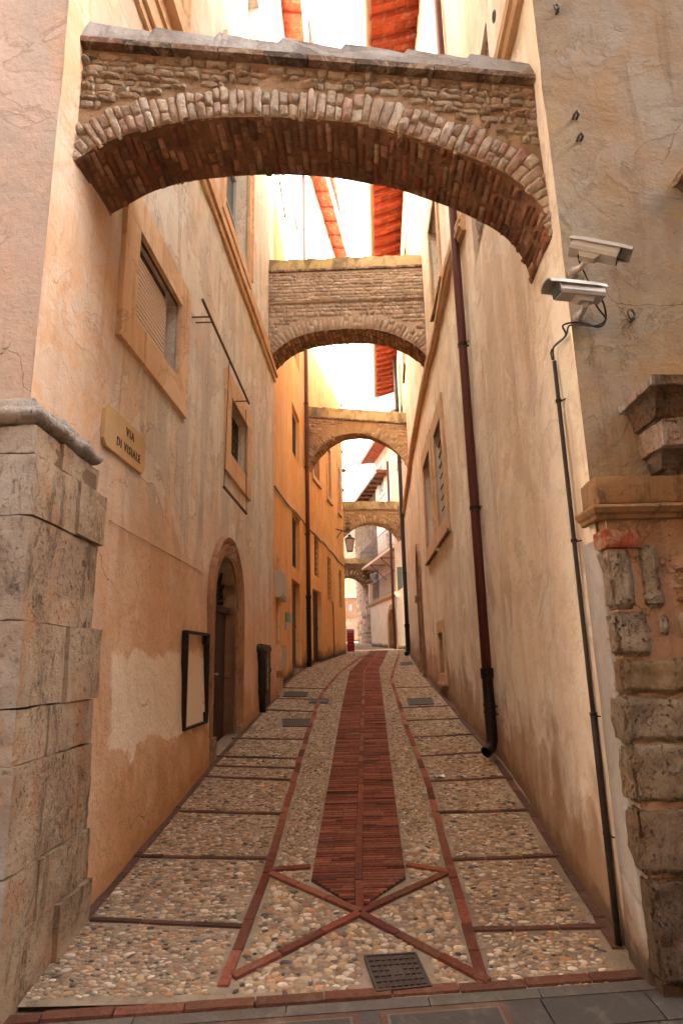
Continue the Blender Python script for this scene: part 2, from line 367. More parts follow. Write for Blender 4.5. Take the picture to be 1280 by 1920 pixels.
M_TRAVF = travertine('travertine_front', (.46, .42, .38), (.40, .34, .29), pits=.6, orange=(.40, .29, .20))
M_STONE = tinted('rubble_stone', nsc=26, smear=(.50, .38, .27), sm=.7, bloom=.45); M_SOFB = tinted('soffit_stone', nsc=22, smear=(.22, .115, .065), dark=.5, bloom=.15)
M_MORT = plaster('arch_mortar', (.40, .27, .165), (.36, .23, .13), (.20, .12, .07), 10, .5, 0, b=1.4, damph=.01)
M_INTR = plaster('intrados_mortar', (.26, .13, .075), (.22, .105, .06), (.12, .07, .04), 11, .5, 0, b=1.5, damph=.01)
M_COP = plaster('cement_coping', (.34, .31, .28), (.24, .21, .18), (.15, .12, .10), 12, .9, 0, b=1.3, damph=.01)
M_MOSS = plaster('mossy_coping', (.46, .33, .17), (.34, .25, .08), (.14, .10, .05), 13, .9, 0, b=1.2, damph=.01)
M_BRICK = tinted('paving_brick', nsc=34, dark=.5, bloom=.12)
M_PEB = tinted('pebble', rough=.75, b=.5, nsc=45, dark=.3, smear=(.34, .24, .155), sm=.35, bloom=.15)
M_BED = plaster('pebble_bed', (.29, .22, .155), (.36, .28, .195), (.17, .115, .07), 14, .4, .2, b=1.6, damph=.01)
M_GREY = tinted('paving_slab', nsc=18, dark=.4, b=.5, bloom=.1)
M_IRON = simple('cast_iron', (.055, .042, .036), .5, .5, .6, 30, .4, (.12, .06, .03))
M_PIPE = simple('painted_pipe', (.105, .032, .024), .42, .1, .35, 12, .15)
M_PIPE2 = simple('dark_pipe', (.05, .035, .03), .5, .2, .4, 14, .2)
M_BOOT = simple('black_pipe', (.022, .018, .016), .5, .3, .5, 20, .3, (.08, .04, .03))
M_WOOD = simple('dark_wood', (.055, .03, .02), .6, 0, .6, 14, .4, (.12, .06, .035))
M_DARK = simple('dark_inside', (.02, .017, .015), .8)
M_METAL = simple('grey_metal', (.42, .42, .42), .45, .3, .2, 30)
M_CAM = simple('camera_shell', (.40, .37, .33), .4, .1, .25, 14, .1)
M_CAMD = simple('camera_dark', (.09, .08, .07), .4, .1, .3)
M_CABLE = simple('cable', (.05, .045, .04), .5)
M_SOFF = tinted('soffit_tile', nsc=16, dark=.35)
M_SHUT = simple('roller_slat', (.66, .48, .33), .6, 0, .3, 20, .1)
M_GLASS = simple('window_glass', (.05, .06, .06), .12)
M_GREEN = simple('green_shutter', (.16, .22, .19), .6)
M_GREYSH = simple('grey_shutter', (.42, .43, .40), .6)
M_SIGN = simple('sign_stone', (.56, .37, .18), .6, 0, .5, 6, .2, (.38, .26, .14))
M_INK = simple('sign_letter', (.04, .035, .035), .6)
M_TILE = tinted('roof_tile', nsc=14)
M_LAMPG = simple('lamp_glass', (.55, .45, .38), .2)

# ------------------------------------------------------------------ ground
def ground():
    mb = MB(); ys = np.concatenate([[-300, -60, -12, -3], np.arange(0, 45, .25), [60, 120, 300]]); xs = [-300, -40, -9]+list(np.arange(-4, 8.1, .5))+[30, 300]
    mb.grid([[(x, y, gz(y)-.03) for y in ys] for x in xs]); o = mb.build('ground', M_BED, smooth=True); tag(o, kind='structure')
ground()
STL = [G(*p)[:2] for p in [(418, 1852), (500, 1640), (555, 1450), (585, 1350), (604, 1300), (640, 1258), (672, 1235)]]+[np.array([1.35, 27.5])]
STR = [G(*p)[:2] for p in [(908, 1850), (850, 1650), (805, 1480), (760, 1360), (733, 1275)]]+[np.array([1.42, 18.5]), np.array([2.05, 24.5]), np.array([2.3, 27.5])]
BRL = [G(*p)[:2] for p in [(583, 1655), (621, 1440), (640, 1330), (655, 1260), (675, 1240), (695, 1220)]]
BRR = [G(*p)[:2] for p in [(762, 1660), (733, 1440), (720, 1330), (710, 1255), (718, 1240), (727, 1220)]]
def xat(pl, y):
    ys = [p[1] for p in pl]; return float(np.interp(y, ys, [p[0] for p in pl]))
WLX = [np.array(WL1.P(0, 0)[:2])]+[WL1.p[1]]+[p for p in WL2.p]; WRX = WR.p
ZB = .012    # surface of the pebble bed above gz
def bed():
    mb = MB(); y0 = 3.55; ys = np.arange(y0, 46, .12); rows = []
    for y in ys:
        a = xat(WLX, min(y, 26)) if y < 26.5 else -.3-(y-26)*.02; b = xat(WRX, min(y, 28.3))+(.8 if y > 28 else 0)
        rows.append([(a-.1+(b-a+.2)*i/24, y, gz(y)+.004*noise.noise(Vector((i*.7, y*2, 0)))) for i in range(25)])
    mb.grid(rows); o = mb.build('pebble_bed', M_BED, smooth=True); tag(o, kind='structure')
bed()
BC = [(.30, .085, .045), (.26, .07, .035), (.34, .11, .06), (.20, .055, .035), (.28, .10, .055)]
def brickline(mb, a, b, w=.062, L=.30, h=.014, c=None):
    a = np.array(a, float)[:2]; b = np.array(b, float)[:2]; d = b-a; l = np.hypot(*d); d /= l; n = np.array([-d[1], d[0]]); k = max(1, int(round(l/L)))
    for i in range(k):
        s0, s1 = i*l/k+.004, (i+1)*l/k-.004; cc = jit(random.choice(BC) if c is None else c, .3, .1); dz = random.uniform(-.003, .004); sh = random.uniform(-.004, .004)
        P = [a+d*s0+n*(sh-w/2), a+d*s1+n*(sh-w/2), a+d*s1+n*(sh+w/2), a+d*s0+n*(sh+w/2)]
        mb.hexa([(*p, gz(p[1])-.03) for p in P]+[(*p, gz(p[1])+h+dz) for p in P], cc)
def polyl(mb, pl, **k):
    for a, b in zip(pl, pl[1:]): brickline(mb, a, b, **k)
NOPE = []    # rectangles in plan kept free of pebbles
e = MB()
polyl(e, STL, w=.058); polyl(e, STR, w=.058)
LX = [((170, 1725), (450, 1738)), ((272, 1607), (497, 1611)), ((350, 1522), (524, 1527)), ((397, 1457), (548, 1464)), ((413, 1437), (557, 1441)), ((431, 1420), (564, 1423)), ((472, 1386), (573, 1387)), ((508, 1332), (592, 1335)), ((514, 1310), (600, 1312)), ((530, 1290), (612, 1292))]
RX = [((900, 1745), (1150, 1739)), ((852, 1613), (1060, 1606)), ((832, 1525), (985, 1520)), ((800, 1466), (945, 1459)), ((780, 1419), (905, 1411)), ((769, 1383), (880, 1378)), ((759, 1352), (855, 1348)), ((748, 1328), (835, 1324)), ((742, 1290), (815, 1288))]
for k_i, (a, b) in enumerate(LX+RX):
    a, b = G(*a)[:2], G(*b)[:2]; u_ = (b-a)/np.hypot(*(b-a))
    if k_i < len(LX): a = a+u_*((xat(WLX, a[1])+.04-a[0])/u_[0]) if a[1] > 4.4 else a
    else: b = b+u_*((xat(WRX, b[1])-.04-b[0])/u_[0])
    if k_i < len(LX): b = b+u_*((xat(STL, b[1])-b[0])/u_[0])
    else: a = a+u_*((xat(STR, a[1])-a[0])/u_[0])
    brickline(e, a, b, w=.036, h=.012, c=(.15, .07, .045))
for a, b in [((674, 1714), (506, 1640)), ((674, 1716), (436, 1835)), ((676, 1714), (842, 1636)), ((676, 1716), (917, 1846)), ((506, 1633), (583, 1627)), ((762, 1623), (842, 1637))]:
    brickline(e, G(*a), G(*b), w=.052, h=.017)
# edging along both walls
for W_, sg in ((WL1, 1), (WL2, 1), (WR, -1)):
    pts = [np.array(W_.P(s, 0, .036+(.075 if W_ is WL1 else 0))[:2]) for s in np.linspace(W_.Y(4.35) if W_ is WL1 else (.3 if W_ is WR else 0), W_.L[-1], 14)]
    polyl(e, pts, w=.065, h=.010, c=(.15, .075, .05))
o = e.build('brick_edging', M_BRICK); tag(o, kind='structure')
# brick carpet: bricks on edge laid across, two ranks and a centre course
m = MB(); y = G(674, 1712)[1]; yend = 27.4; tipx = G(674, 1712)[0]; y1L = BRL[0][1]
ycur = y+.03
while ycur < yend:
    a, b = xat(BRL, ycur), xat(BRR, ycur); c_ = (a+b)/2
    if ycur < y1L: f = (ycur-y)/(y1L-y); a = tipx+(a-tipx)*f+.012; b = tipx+(b-tipx)*f-.012; c_ = tipx*(1-f)+c_*f
    st = .038+random.uniform(-.002, .002) if ycur < 14 else .07
    for x0, x1 in ((a, c_-.028), (c_+.028, b)):
        if x1-x0 < .03: continue
        cuts = [x0, x1] if random.random() < .5 else [x0, x0+(x1-x0)*random.uniform(.35, .65), x1]
        for p, q in zip(cuts, cuts[1:]):
            dz = random.uniform(-.002, .004); cc = jit(random.choice(BC), .35, .12)
            if random.random() < .08: cc = tuple(v*.35 for v in cc)
            g = st*.13; P = [(p+.001, ycur+g), (q-.001, ycur+g+random.uniform(-.002, .002)), (q-.001, ycur+st-g), (p+.001, ycur+st-g)]
            m.hexa([(*v, gz(v[1])-.03) for v in P]+[(*v, gz(v[1])+.012+dz) for v in P], cc)
    ycur += st
cen = [np.array([(xat(BRL, yy)+xat(BRR, yy))/2, yy]) for yy in np.arange(y1L, yend, 1.2)]
brickline(m, (tipx, y+.03), cen[0], w=.05); polyl(m, cen, w=.05, L=.24)
yy_ = list(np.arange(y1L, yend, .25)); m.grid([[(tipx-.01, y+.05, gz(y)+.007), (tipx+.01, y+.05, gz(y)+.007)]]+[[(xat(BRL, q), q, gz(q)+.007), (xat(BRR, q), q, gz(q)+.007)] for q in yy_], (.045, .022, .015))
o = m.build('brick_strip', M_BRICK); tag(o, kind='structure')
# plane of pebbles set in mortar
MANH = [G(682, 1798), G(780, 1792), G(810, 1856), G(706, 1867)]
GRATES = [[G(528, 1349), G(586, 1349), G(582, 1363), G(530, 1363)], [G(532, 1298), G(578, 1298), G(576, 1307), G(530, 1307)], [G(581, 1311), G(618, 1311), G(616, 1319), G(579, 1319)], [G(762, 1311), G(809, 1309), G(814, 1321), G(766, 1323)], [G(750, 1243), G(772, 1241), G(774, 1246), G(752, 1248)]]
def inq(x, y, q, pad=.02):
    xs = [p[0] for p in q]; ys = [p[1] for p in q]; return min(xs)-pad < x < max(xs)+pad and min(ys)-pad < y < max(ys)+pad
lines = [(G(*a)[:2], G(*b)[:2]) for a, b in LX+RX]+[(G(*a)[:2], G(*b)[:2]) for a, b in [((674, 1716), (506, 1640)), ((674, 1716), (436, 1835)), ((676, 1716), (842, 1636)), ((676, 1716), (917, 1846)), ((506, 1633), (583, 1627)), ((762, 1623), (842, 1637))]]
def dline(x, y):
    d = 9
    for a, b in lines:
        if abs(y-(a[1]+b[1])/2) > 1.2: continue
        v = b-a; t = np.clip(((x-a[0])*v[0]+(y-a[1])*v[1])/(v@v), 0, 1); d = min(d, math.hypot(x-a[0]-v[0]*t, y-a[1]-v[1]*t))
    return d
PC = [(.50, .35, .21), (.56, .41, .27), (.44, .28, .15), (.26, .16, .10), (.66, .54, .40), (.34, .23, .14), (.50, .29, .14), (.20, .145, .10), (.48, .24, .11), (.30, .24, .18), (.46, .32, .19), (.66, .56, .44), (.56, .43, .30), (.50, .38, .26)]
def pebbles():
    V_, F_, C_ = [], [], []; nv = 0; y = 3.62
    while y < 28:
        near = y < 6.5; big = 1.0 if near else 1.0
        dy = .028 if y < 9 else (.055 if y < 16 else .08)
        xl, xr = xat(WLX, min(y, 26)), xat(WRX, y); x = xl+.03+random.uniform(0, .05)
        sl_, sr_ = xat(STL, y), xat(STR, y); bl, br = xat(BRL, y), xat(BRR, y)
        if y < y1L: bl, br = 99, -99
        while x < xr-.03:
            outer = x < sl_ or x > sr_
            tri = y < 5.3 and not outer
            if tri: a = random.uniform(.011, .034); b = a*random.uniform(.45, .95)
            elif outer: a = random.uniform(.009, .025) * (1 if random.random() > .12 else 1.5); b = a*random.uniform(.32, .7)
            else: a = random.uniform(.009, .021); b = a*random.uniform(.35, .75)
            if y > 9: a *= 1.25; b *= 1.25
            if y > 16: a *= 1.35; b *= 1.35
            step = 2*a*random.uniform(.9, 1.06); px = x+a; py_ = y+random.uniform(-.35, .35)*dy
            x += step
            if near and py_ < 4.9 and not outer and random.random() < .05: continue
            if abs(px-sl_) < .045+a*.7 or abs(px-sr_) < .045+a*.7 or bl-.012-a*.6 < px < br+.012+a*.6: continue
            if px-xl < .13 and y > 4.35 or xr-px < .13: continue
            if y < y1L and abs(px-tipx) < (py_-MINY)*.42*0+.0: continue
            if dline(px, py_) < .032+b*.5: continue
            if y < y1L+.02 and py_ > TIPY and abs(px-tipx) < (py_-TIPY)/(y1L-TIPY)*.34+.05: continue
            if inq(px, py_, MANH, .03) or any(inq(px, py_, g, .03) for g in GRATES): continue
            c = list(random.choice(PC)); kk = random.uniform(.75, 1.22); c = [v*kk for v in c]
            if random.random() < .05: c = [.07, .06, .055]
            ang = random.gauss(0, .35) if outer else random.uniform(-1.4, 1.4)
            if tri: ang = random.uniform(-1.5, 1.5)
            hgt = random.uniform(.003, .009)*(1.2 if tri else 1); n = 9 if y < 10 else 6; ca, sa = math.cos(ang), math.sin(ang); z = gz(py_)
            ring = []
            ph = random.uniform(0, 6)
            jj = [1+.16*math.sin(2*t+ph)+random.uniform(-.07, .07) for t in np.linspace(0, 6.28, n, endpoint=False)]
            for rr, hh in ((1.05, -.006), (.93, .55), (.6, .93)):
                for i_ in range(n):
                    th = 2*math.pi*i_/n; u = a*rr*math.cos(th)*jj[i_]; v = b*rr*math.sin(th)*jj[i_]
                    V_.append((px+u*ca-v*sa, py_+u*sa+v*ca, z+(hgt*hh if hh > 0 else -.006)))
            V_.append((px, py_, z+hgt)); C_ += [tuple(c)]*(3*n+1)
            for r_ in range(2):
                for i_ in range(n): F_.append((nv+r_*n+i_, nv+r_*n+(i_+1) % n, nv+(r_+1)*n+(i_+1) % n, nv+(r_+1)*n+i_))
            for i_ in range(n): F_.append((nv+2*n+i_, nv+2*n+(i_+1) % n, nv+3*n))
            nv += 3*n+1
        y += dy*random.uniform(.92, 1.08)
    mb = MB(); mb.v, mb.f, mb.c = V_, F_, C_; o = mb.build('pebbles', M_PEB, smooth=True); tag(o, 'river pebbles set on edge in mortar all over the lane', 'pebbles', kind='stuff'); print('pebbles', len(F_))
TIPY = G(674, 1712)[1]; MINY = 0
pebbles()
# cross kerb at the mouth of the alley and the grey slabs of the square
kb = MB(); A, B = G(-60, 1921), G(1225, 1829)
brickline(kb, A, B, w=.06, L=.34, h=.014, c=(.22, .085, .05)); d = (B-A)[:2]; d /= np.hypot(*d); n_ = np.array([d[1], -d[0]])
o = kb.build('brick_kerb', M_BRICK); tag(o, kind='structure')
sm = MB(); 
def slab(P, c, h=.008): sm.hexa([(*p, gz(p[1])-.03) for p in P]+[(*p, gz(p[1])+h) for p in P], c)
GC = (.060, .052, .046)
a0, b0 = A[:2]+n_*.045, B[:2]+n_*.045
t = 0
Lk = np.hypot(*(b0-a0))+2.5
while t < Lk: # thin grey border course
    l = random.uniform(.5, .8); P = [a0+d*t, a0+d*(t+l-.006), a0+d*(t+l-.006)+n_*.07, a0+d*t+n_*.07]; slab([P[3], P[2], P[1], P[0]], jit((.10, .085, .07), .15)); t += l
for r_ in range(14):
    off = .078+r_*.21; t = -1.5-random.uniform(0, .5)
    while t < Lk:
        l = random.uniform(.42, .56); p0 = a0+n_*off; P = [p0+d*t+n_*.2, p0+d*(t+l-.008)+n_*.2, p0+d*(t+l-.008), p0+d*t]; t += l
        cxm = (P[0]+P[2])/2; 
        slab(P, jit(GC, .25))
sm_o = sm.build('square_slabs', M_GREY); tag(sm_o, kind='structure')
# inset slab covers with brick borders near the kerb
cv = MB()
for (x0, x1) in ((-.62, .02), (.12, .72)):
    p0 = a0+n_*.09; ux = lambda s_, o_: p0+d*s_+n_*o_
    base = -a0[0]
    for i, (q0, q1, o0, o1, c, h) in enumerate([(x0, x1, 0, .9, (.10, .05, .03), .0135), (x0+.03, x1-.03, .03, .87, (.13, .10, .08), .016), (x0+.045, x1-.045, .045, .84, (.055, .048, .042), .020)]):
        P = [ux(base+q0, o1), ux(base+q1, o1), ux(base+q1, o0), ux(base+q0, o0)]
        cv.hexa([(*p, gz(p[1])-.03) for p in P]+[(*p, gz(p[1])+h) for p in P], c)
o = cv.build('inset_paving', M_GREY); tag(o, kind='structure')

# ------------------------------------------------------------------ left pink building
LB = thing('plaster_building', (-2.2, 7, gz(5)), 'tall faded pink plaster house with travertine corner lining the near left of the alley', 'building')
def rectS(w, pts):
    q = [w.S(*p) for p in pts]; return min(a for a, b in q), max(a for a, b in q), min(b for a, b in q), max(b for a, b in q)
y2s = WL1.Y
w1 = (y2s(4.79), y2s(5.98), 4.96, 5.81)          # roller shutter window opening
w2 = (y2s(8.35), y2s(9.52), 4.95, 5.80)          # leaded window
dr = (y2s(7.72), y2s(9.02), .80, 3.50)           # arched door opening
cel = (y2s(10.42), y2s(11.36), 1.15, 2.41)       # cellar shutter
uA = (y2s(4.3), y2s(5.6), 9.05, 11.6); uB = (y2s(7.75), y2s(9.46), 8.5, 11.3)
H1 = [w1+(.16,), w2+(.16,), dr+(.22,), uA+(.25,), uB+(.25,), (y2s(6.2), y2s(7.3), 13.5, 15.5, .25), (y2s(9.2), y2s(10.4), 13.5, 15.5, .25)]
mb = wall_mesh(WL1, -.2, 20.0, H1, seed=1, arch=(2,), cell=.055, zf=8.0, amp=.013, batter=.09)
# arched head of the door: spandrels and reveal
cs, hw = (dr[0]+dr[1])/2, (dr[1]-dr[0])/2; spr = dr[3]-hw
arc = [(cs-hw*math.cos(a), spr+hw*math.sin(a)) for a in np.linspace(0, math.pi, 25)]
for a, b in zip(arc, arc[1:]): mb.add([WL1.P(a[0], a[1]), WL1.P(b[0], b[1]), WL1.P(b[0], dr[3]), WL1.P(a[0], dr[3])], [(0, 1, 2, 3)])
dp = [(dr[0], .8)]+arc+[(dr[1], .8)]
mb.grid([[WL1.P(s, z, 0), WL1.P(s, z, -.22)] for s, z in dp])
# front face of the corner and body
fm = MB(); 
fm_pts = [[(-1.8006-(.0 if i == 0 else i*.25)+0, 3.42+.006*noise.noise(Vector((i, j*.5, 3)))-i*0, z) for j, z in enumerate(np.arange(-.2, 20.01, .25))] for i in range(26)]
mb.build('wall', M_L1, LB, hattr=True)
fm.grid(fm_pts); fm.build('front_wall', M_PIER, LB, hattr=True)
r_ = MB(); r_.box(-8, -1.3, 3.3, 12.37, 20.0, 20.25); r_.build('roof', M_TILE, LB)
b = MB(); b.box(-8, -7.9, 3.42, 12.4, -.2, 20); b.box(-8, -1.37, 12.3, 12.37, -.2, 20.0); b.box(-18, -8.001, 3.42, 3.6, -.4, 16); b.build('rear_wall', M_L1, LB, hattr=True)
# scored joint line in the render
s_ = MB(); pj = [WL1.S(*p) for p in ((205, 976), (262, 1008), (320, 1040), (380, 1073))]; s_.tube([WL1.P(a, b, .006) for a, b in pj], .006, 5); s_.build('plaster_joint', M_L1, LB)
# string course
sc_ = MB()
for z0, z1, o0 in ((7.90, 8.00, .05), (8.003, 8.10, .09), (8.103, 8.20, .06), (8.203, 8.44, .03)): sc_.wbox(WL1, 0.05, WL1.L[-1]+.0, z0, z1, -.02, o0)
sc_.build('string_course', M_TRIM, LB)
def slats(mb, w, a, b, z0, z1, off, pitch, th=.55, tilt=.015):
    z = z0
    while z < z1-.001:
        zz = min(z+pitch*th, z1); mb.hexa([w.P(a, z, off-.01), w.P(b, z, off-.01), w.P(b, z, off+tilt), w.P(a, z, off+tilt), w.P(a, zz, off-.01), w.P(b, zz, off-.01), w.P(b, zz, off), w.P(a, zz, off)]); z += pitch
wn = MB(); frame(wn, WL1, w1[0], w1[1], w1[2], w1[3], .30, .045, .31); f1 = wn.build('window', M_TRIM, LB); tag(f1, 'window with closed beige roller shutter')
s_ = MB(); slats(s_, WL1, w1[0]+.005, w1[1]-.24, w1[2], w1[3]-.07, -.05, .046, .62, .0); s_.build('roller_shutter', M_SHUT, f1)
s_ = MB(); s_.wbox(WL1, w1[0]+.001, w1[1]-.2, w1[3]-.07, w1[3]-.002, -.15, -.06); s_.build('shutter_box', M_WOOD, f1)
s_ = MB(); s_.wbox(WL1, w1[1]-.235, w1[1]-.2, w1[2]+.001, w1[3]-.003, -.15, -.055); s_.build('shutter_rail', M_METAL, f1)
s_ = MB(); s_.wbox(WL1, w1[0]-.005, w1[1]+.005, w1[2]-.01, w1[3]+.01, -.19, -.155); s_.build('pane', M_DARK, f1)
wn = MB(); frame(wn, WL1, w2[0], w2[1], w2[2], w2[3], .30, .045, .31); f2 = wn.build('window', M_TRIM, LB); tag(f2, 'small window of square leaded panes')
s_ = MB(); s_.wbox(WL1, w2[0]-.005, w2[1]+.005, w2[2]-.01, w2[3]+.01, -.17, -.13); s_.build('leaded_pane', simple('amber_glass', (.22, .15, .07), .25, 0, .6, 9, .3, (.10, .08, .05)), f2)
s_ = MB()
for i in range(8): x = w2[0]+(w2[1]-w2[0])*i/7; s_.wbox(WL1, x-.006, x+.006, w2[2], w2[3], -.129, -.117)
for i in range(9): z = w2[2]+(w2[3]-w2[2])*i/8; s_.wbox(WL1, w2[0], w2[1], z-.006, z+.006, -.1285, -.1165)
s_.build('lead_grid', M_BOOT, f2)
for u, nm in ((uA, 0), (uB, 1)):
    wn = MB(); frame(wn, WL1, u[0], u[1], u[2], u[3], .16, .05, .16); sweep(wn, WL1, [(u[1]+.16, u[2]), (u[1]+.16, u[3])], [(0, .0), (0, .08), (-.05, .08), (-.05, .05)])
    if nm == 0: wn.wbox(WL1, u[0]-.2, u[1]+.22, u[2]-.42, u[2]-.162, -.01, .16); wn.wbox(WL1, u[0]-.18, u[1]+.2, u[2]-.6, u[2]-.423, -.01, .06)
    f = wn.build('window', M_TRIM, LB); tag(f, 'tall upper window of dark glass above the ledge')
    s_ = MB(); s_.wbox(WL1, u[0]-.005, u[1]+.005, u[2]-.01, u[3]+.01, -.28, -.24); s_.build('pane', M_GLASS, f)
    s_ = MB()
    for x in (u[0]+.001, (u[0]+u[1])/2-.03, u[1]-.07): s_.wbox(WL1, x, x+.065, u[2], u[3], -.239, -.19)
    for i in range(4): z = u[2]+(u[3]-u[2]-.05)*i/3; s_.wbox(WL1, u[0], u[1], z, z+.05, -.238, -.195)
    s_.build('sash', M_GREYSH, f)
# portal
pm = MB(); 
prof = [(0, -.20), (0, .035), (.05, .05), (.075, .03), (.10, .055), (.15, .06), (.17, .035), (.20, .06), (.25, .075), (.27, .04), (.27, -.02)]
full = [(dr[0], 1.02)]+[(dr[0], z) for z in np.linspace(1.2, spr-.05, 12)]+arc+[(dr[1], z) for z in np.linspace(spr-.05, 1.2, 12)]+[(dr[1], 1.02)]
sweep(pm, WL1, [(s, z) for s, z in full], prof); portal = pm.build('door_surround', travertine('portal_stone', (.40, .22, .12), (.32, .17, .09), pits=.35, b=.5), LB, smooth=False)
s_ = MB(); s_.wbox(WL1, cs-.06, cs+.06, dr[3]-.03, dr[3]+.14, .02, .10); s_.wbox(WL1, cs-.035, cs+.035, dr[3]-.07, dr[3]+.05, .05, .125); s_.build('keystone', M_TRAV, portal)
s_ = MB(); rough = s_; s_.wbox(WL1, dr[0]-.24, dr[1]+.24, .62, 1.0, -.4, .10); s_.build('doorstep', M_TRAV, portal)
s_ = MB()
for sgn, x in ((-1, dr[0]), (1, dr[1])):
    s_ = MB(); s_.wbox(WL1, min(x, x+sgn*.28), max(x, x+sgn*.28), .95, 1.28, -.01, .085); s_.build('plinth', M_TRAV, portal)
dm = MB(); dm.wbox(WL1, dr[0]+.001, cs-.006, .99, 2.78, -.21, -.15); dm.wbox(WL1, cs+.006, dr[1]-.001, .99, 2.78, -.21, -.15)
for x0, x1 in ((dr[0]+.1, cs-.1), (cs+.1, dr[1]-.1)):
    for z0, z1 in ((1.15, 1.6), (1.72, 2.1), (2.22, 2.66)): dm.wbox(WL1, x0, x1, z0, z1, -.151, -.135)
door = dm.build('door', M_WOOD, LB); tag(door, 'dark panelled wooden door under a rounded arch')
s_ = MB(); s_.wbox(WL1, dr[0]+.001, dr[1]-.001, 2.783, 2.87, -.21, -.10); s_.build('transom', M_WOOD, door)
s_ = MB(); s_.wbox(WL1, dr[0]-.01, dr[1]+.01, 2.8, dr[3]+.01, -.215, -.20); s_.build('fanlight_pane', M_DARK, door)
s_ = MB(); c0 = (cs, 2.9)
for i in range(9):
    a_ = math.pi*(i+.5)/9; R_ = .6; s_.tube([WL1.P(c0[0], c0[1], -.15), WL1.P(c0[0]+math.cos(a_)*R_*.5, c0[1]+math.sin(a_)*R_*.45, -.13), WL1.P(c0[0]+math.cos(a_)*R_, c0[1]+math.sin(a_)*R_*.95, -.15)], .014, 6)
for r2 in (.2, .42): s_.tube([WL1.P(c0[0]+math.cos(a_)*r2, c0[1]+math.sin(a_)*r2, -.14) for a_ in np.linspace(0, math.pi, 14)], .012, 6)
s_.build('fanlight_grille', M_BOOT, door)
s_ = MB(); s_.tube([WL1.P(cs-.05, 1.98, -.15), WL1.P(cs-.05, 1.98, -.07), WL1.P(cs-.13, 1.97, -.06)], .013, 8); s_.build('door_handle', M_METAL, door)
# cellar shutter
s_ = MB(); mid = (cel[0]+cel[1])/2; s_.wbox(WL1, cel[0]+.1, mid-.004, cel[2], cel[3], -.0, .11); s_.wbox(WL1, mid+.004, cel[1], cel[2]+.005, cel[3]-.005, -.0, .112)
sh = s_.build('wooden_hatch', M_WOOD, LB)
for z in (1.3, 1.95, 2.3): s_ = MB(); s_.wbox(WL1, cel[1]-.01, cel[1]+.035, z, z+.07, .0, .12); s_.build('hinge', M_BOOT, sh)
s_ = MB()
for i in range(3):
    pts = [WL1.P(cel[1]-.30+.05*math.sin(k*1.7+i), 2.18-.17*i-.03*k, .114) for k in range(7)]; s_.tube(pts, .006, 4)
s_.build('chalk_scribble', simple('chalk', (.6, .58, .55), .9), sh)
# corner quoins: z of the joints read on the corner edge
def zc(y): return at(66-.0, y, 3.42)[2]
rows = [(804, 855), (857, 969), (971, 1164), (1166, 1327), (1329, 1432), (1434, 1640), (1642, 1765), (1767, 1960)]
rights = [4.24, 4.36, 4.31, 4.38, 4.33, 4.35, 4.34, 4.35]; splits = [.28, .52, 0, .48, .30, 0, .26, .5]
outs = [.085, .11, .105, .125, .125, .145, .155, .165]
pc_ = MB(); pc_.grid([[(x, y, z) for z in np.arange(.2, zc(806), .1)] for x, y in [(-3.8, 3.40)]+[(-1.74, 3.40)]+[(-1.735+(yy-3.42)*.048, yy) for yy in (3.5, 3.8, 4.20)]+[(-1.80, 4.22)]]); pc_.build('pier_core', plaster('pier_mortar', (.17, .10, .06), (.13, .08, .05), (.1, .06, .04), 30, .5, 0, damph=.1), LB)
for i, ((ya, yb), yr, sp, oo) in enumerate(zip(rows, rights, splits, outs)):
    z1, z0 = zc(ya), zc(yb); z0 -= .001; z1 += .003
    x1 = -1.80+oo
    cuts = [3.42-.03-oo*.35]+([3.42+sp*.95] if sp else [])+[yr]
    for j, (p, q) in enumerate(zip(cuts, cuts[1:])):
        q2 = MB(); dx = random.uniform(-.006, .006) if j else 0
        rough_box(q2, -1.80-(.75 if j == 0 else .1), x1+dx-(p-3.42)*-.0+(p-3.42)*.048, p-.001, q+.001, z0, z1, .006, .025, seed=i*3+j, r=.0)
        ob = q2.build('quoin_block', M_TRAV, LB, smooth=True)
        ob.data.materials.append(M_TRAVF)
        for pl in ob.data.polygons:
            if abs(pl.normal.y) > .75 and pl.center.y+LB.location.y < 3.5: pl.material_index = 1
for i, (ya, yb) in enumerate(rows):   # courses farther left on the front face
    z1, z0 = zc(ya), zc(yb); q2 = MB(); rough_box(q2, -3.9, -2.56, 3.37, 3.6, z0+.002, z1+.001, .006, .06, seed=40+i); q2.build('quoin_block', M_TRAVF, LB, smooth=True)
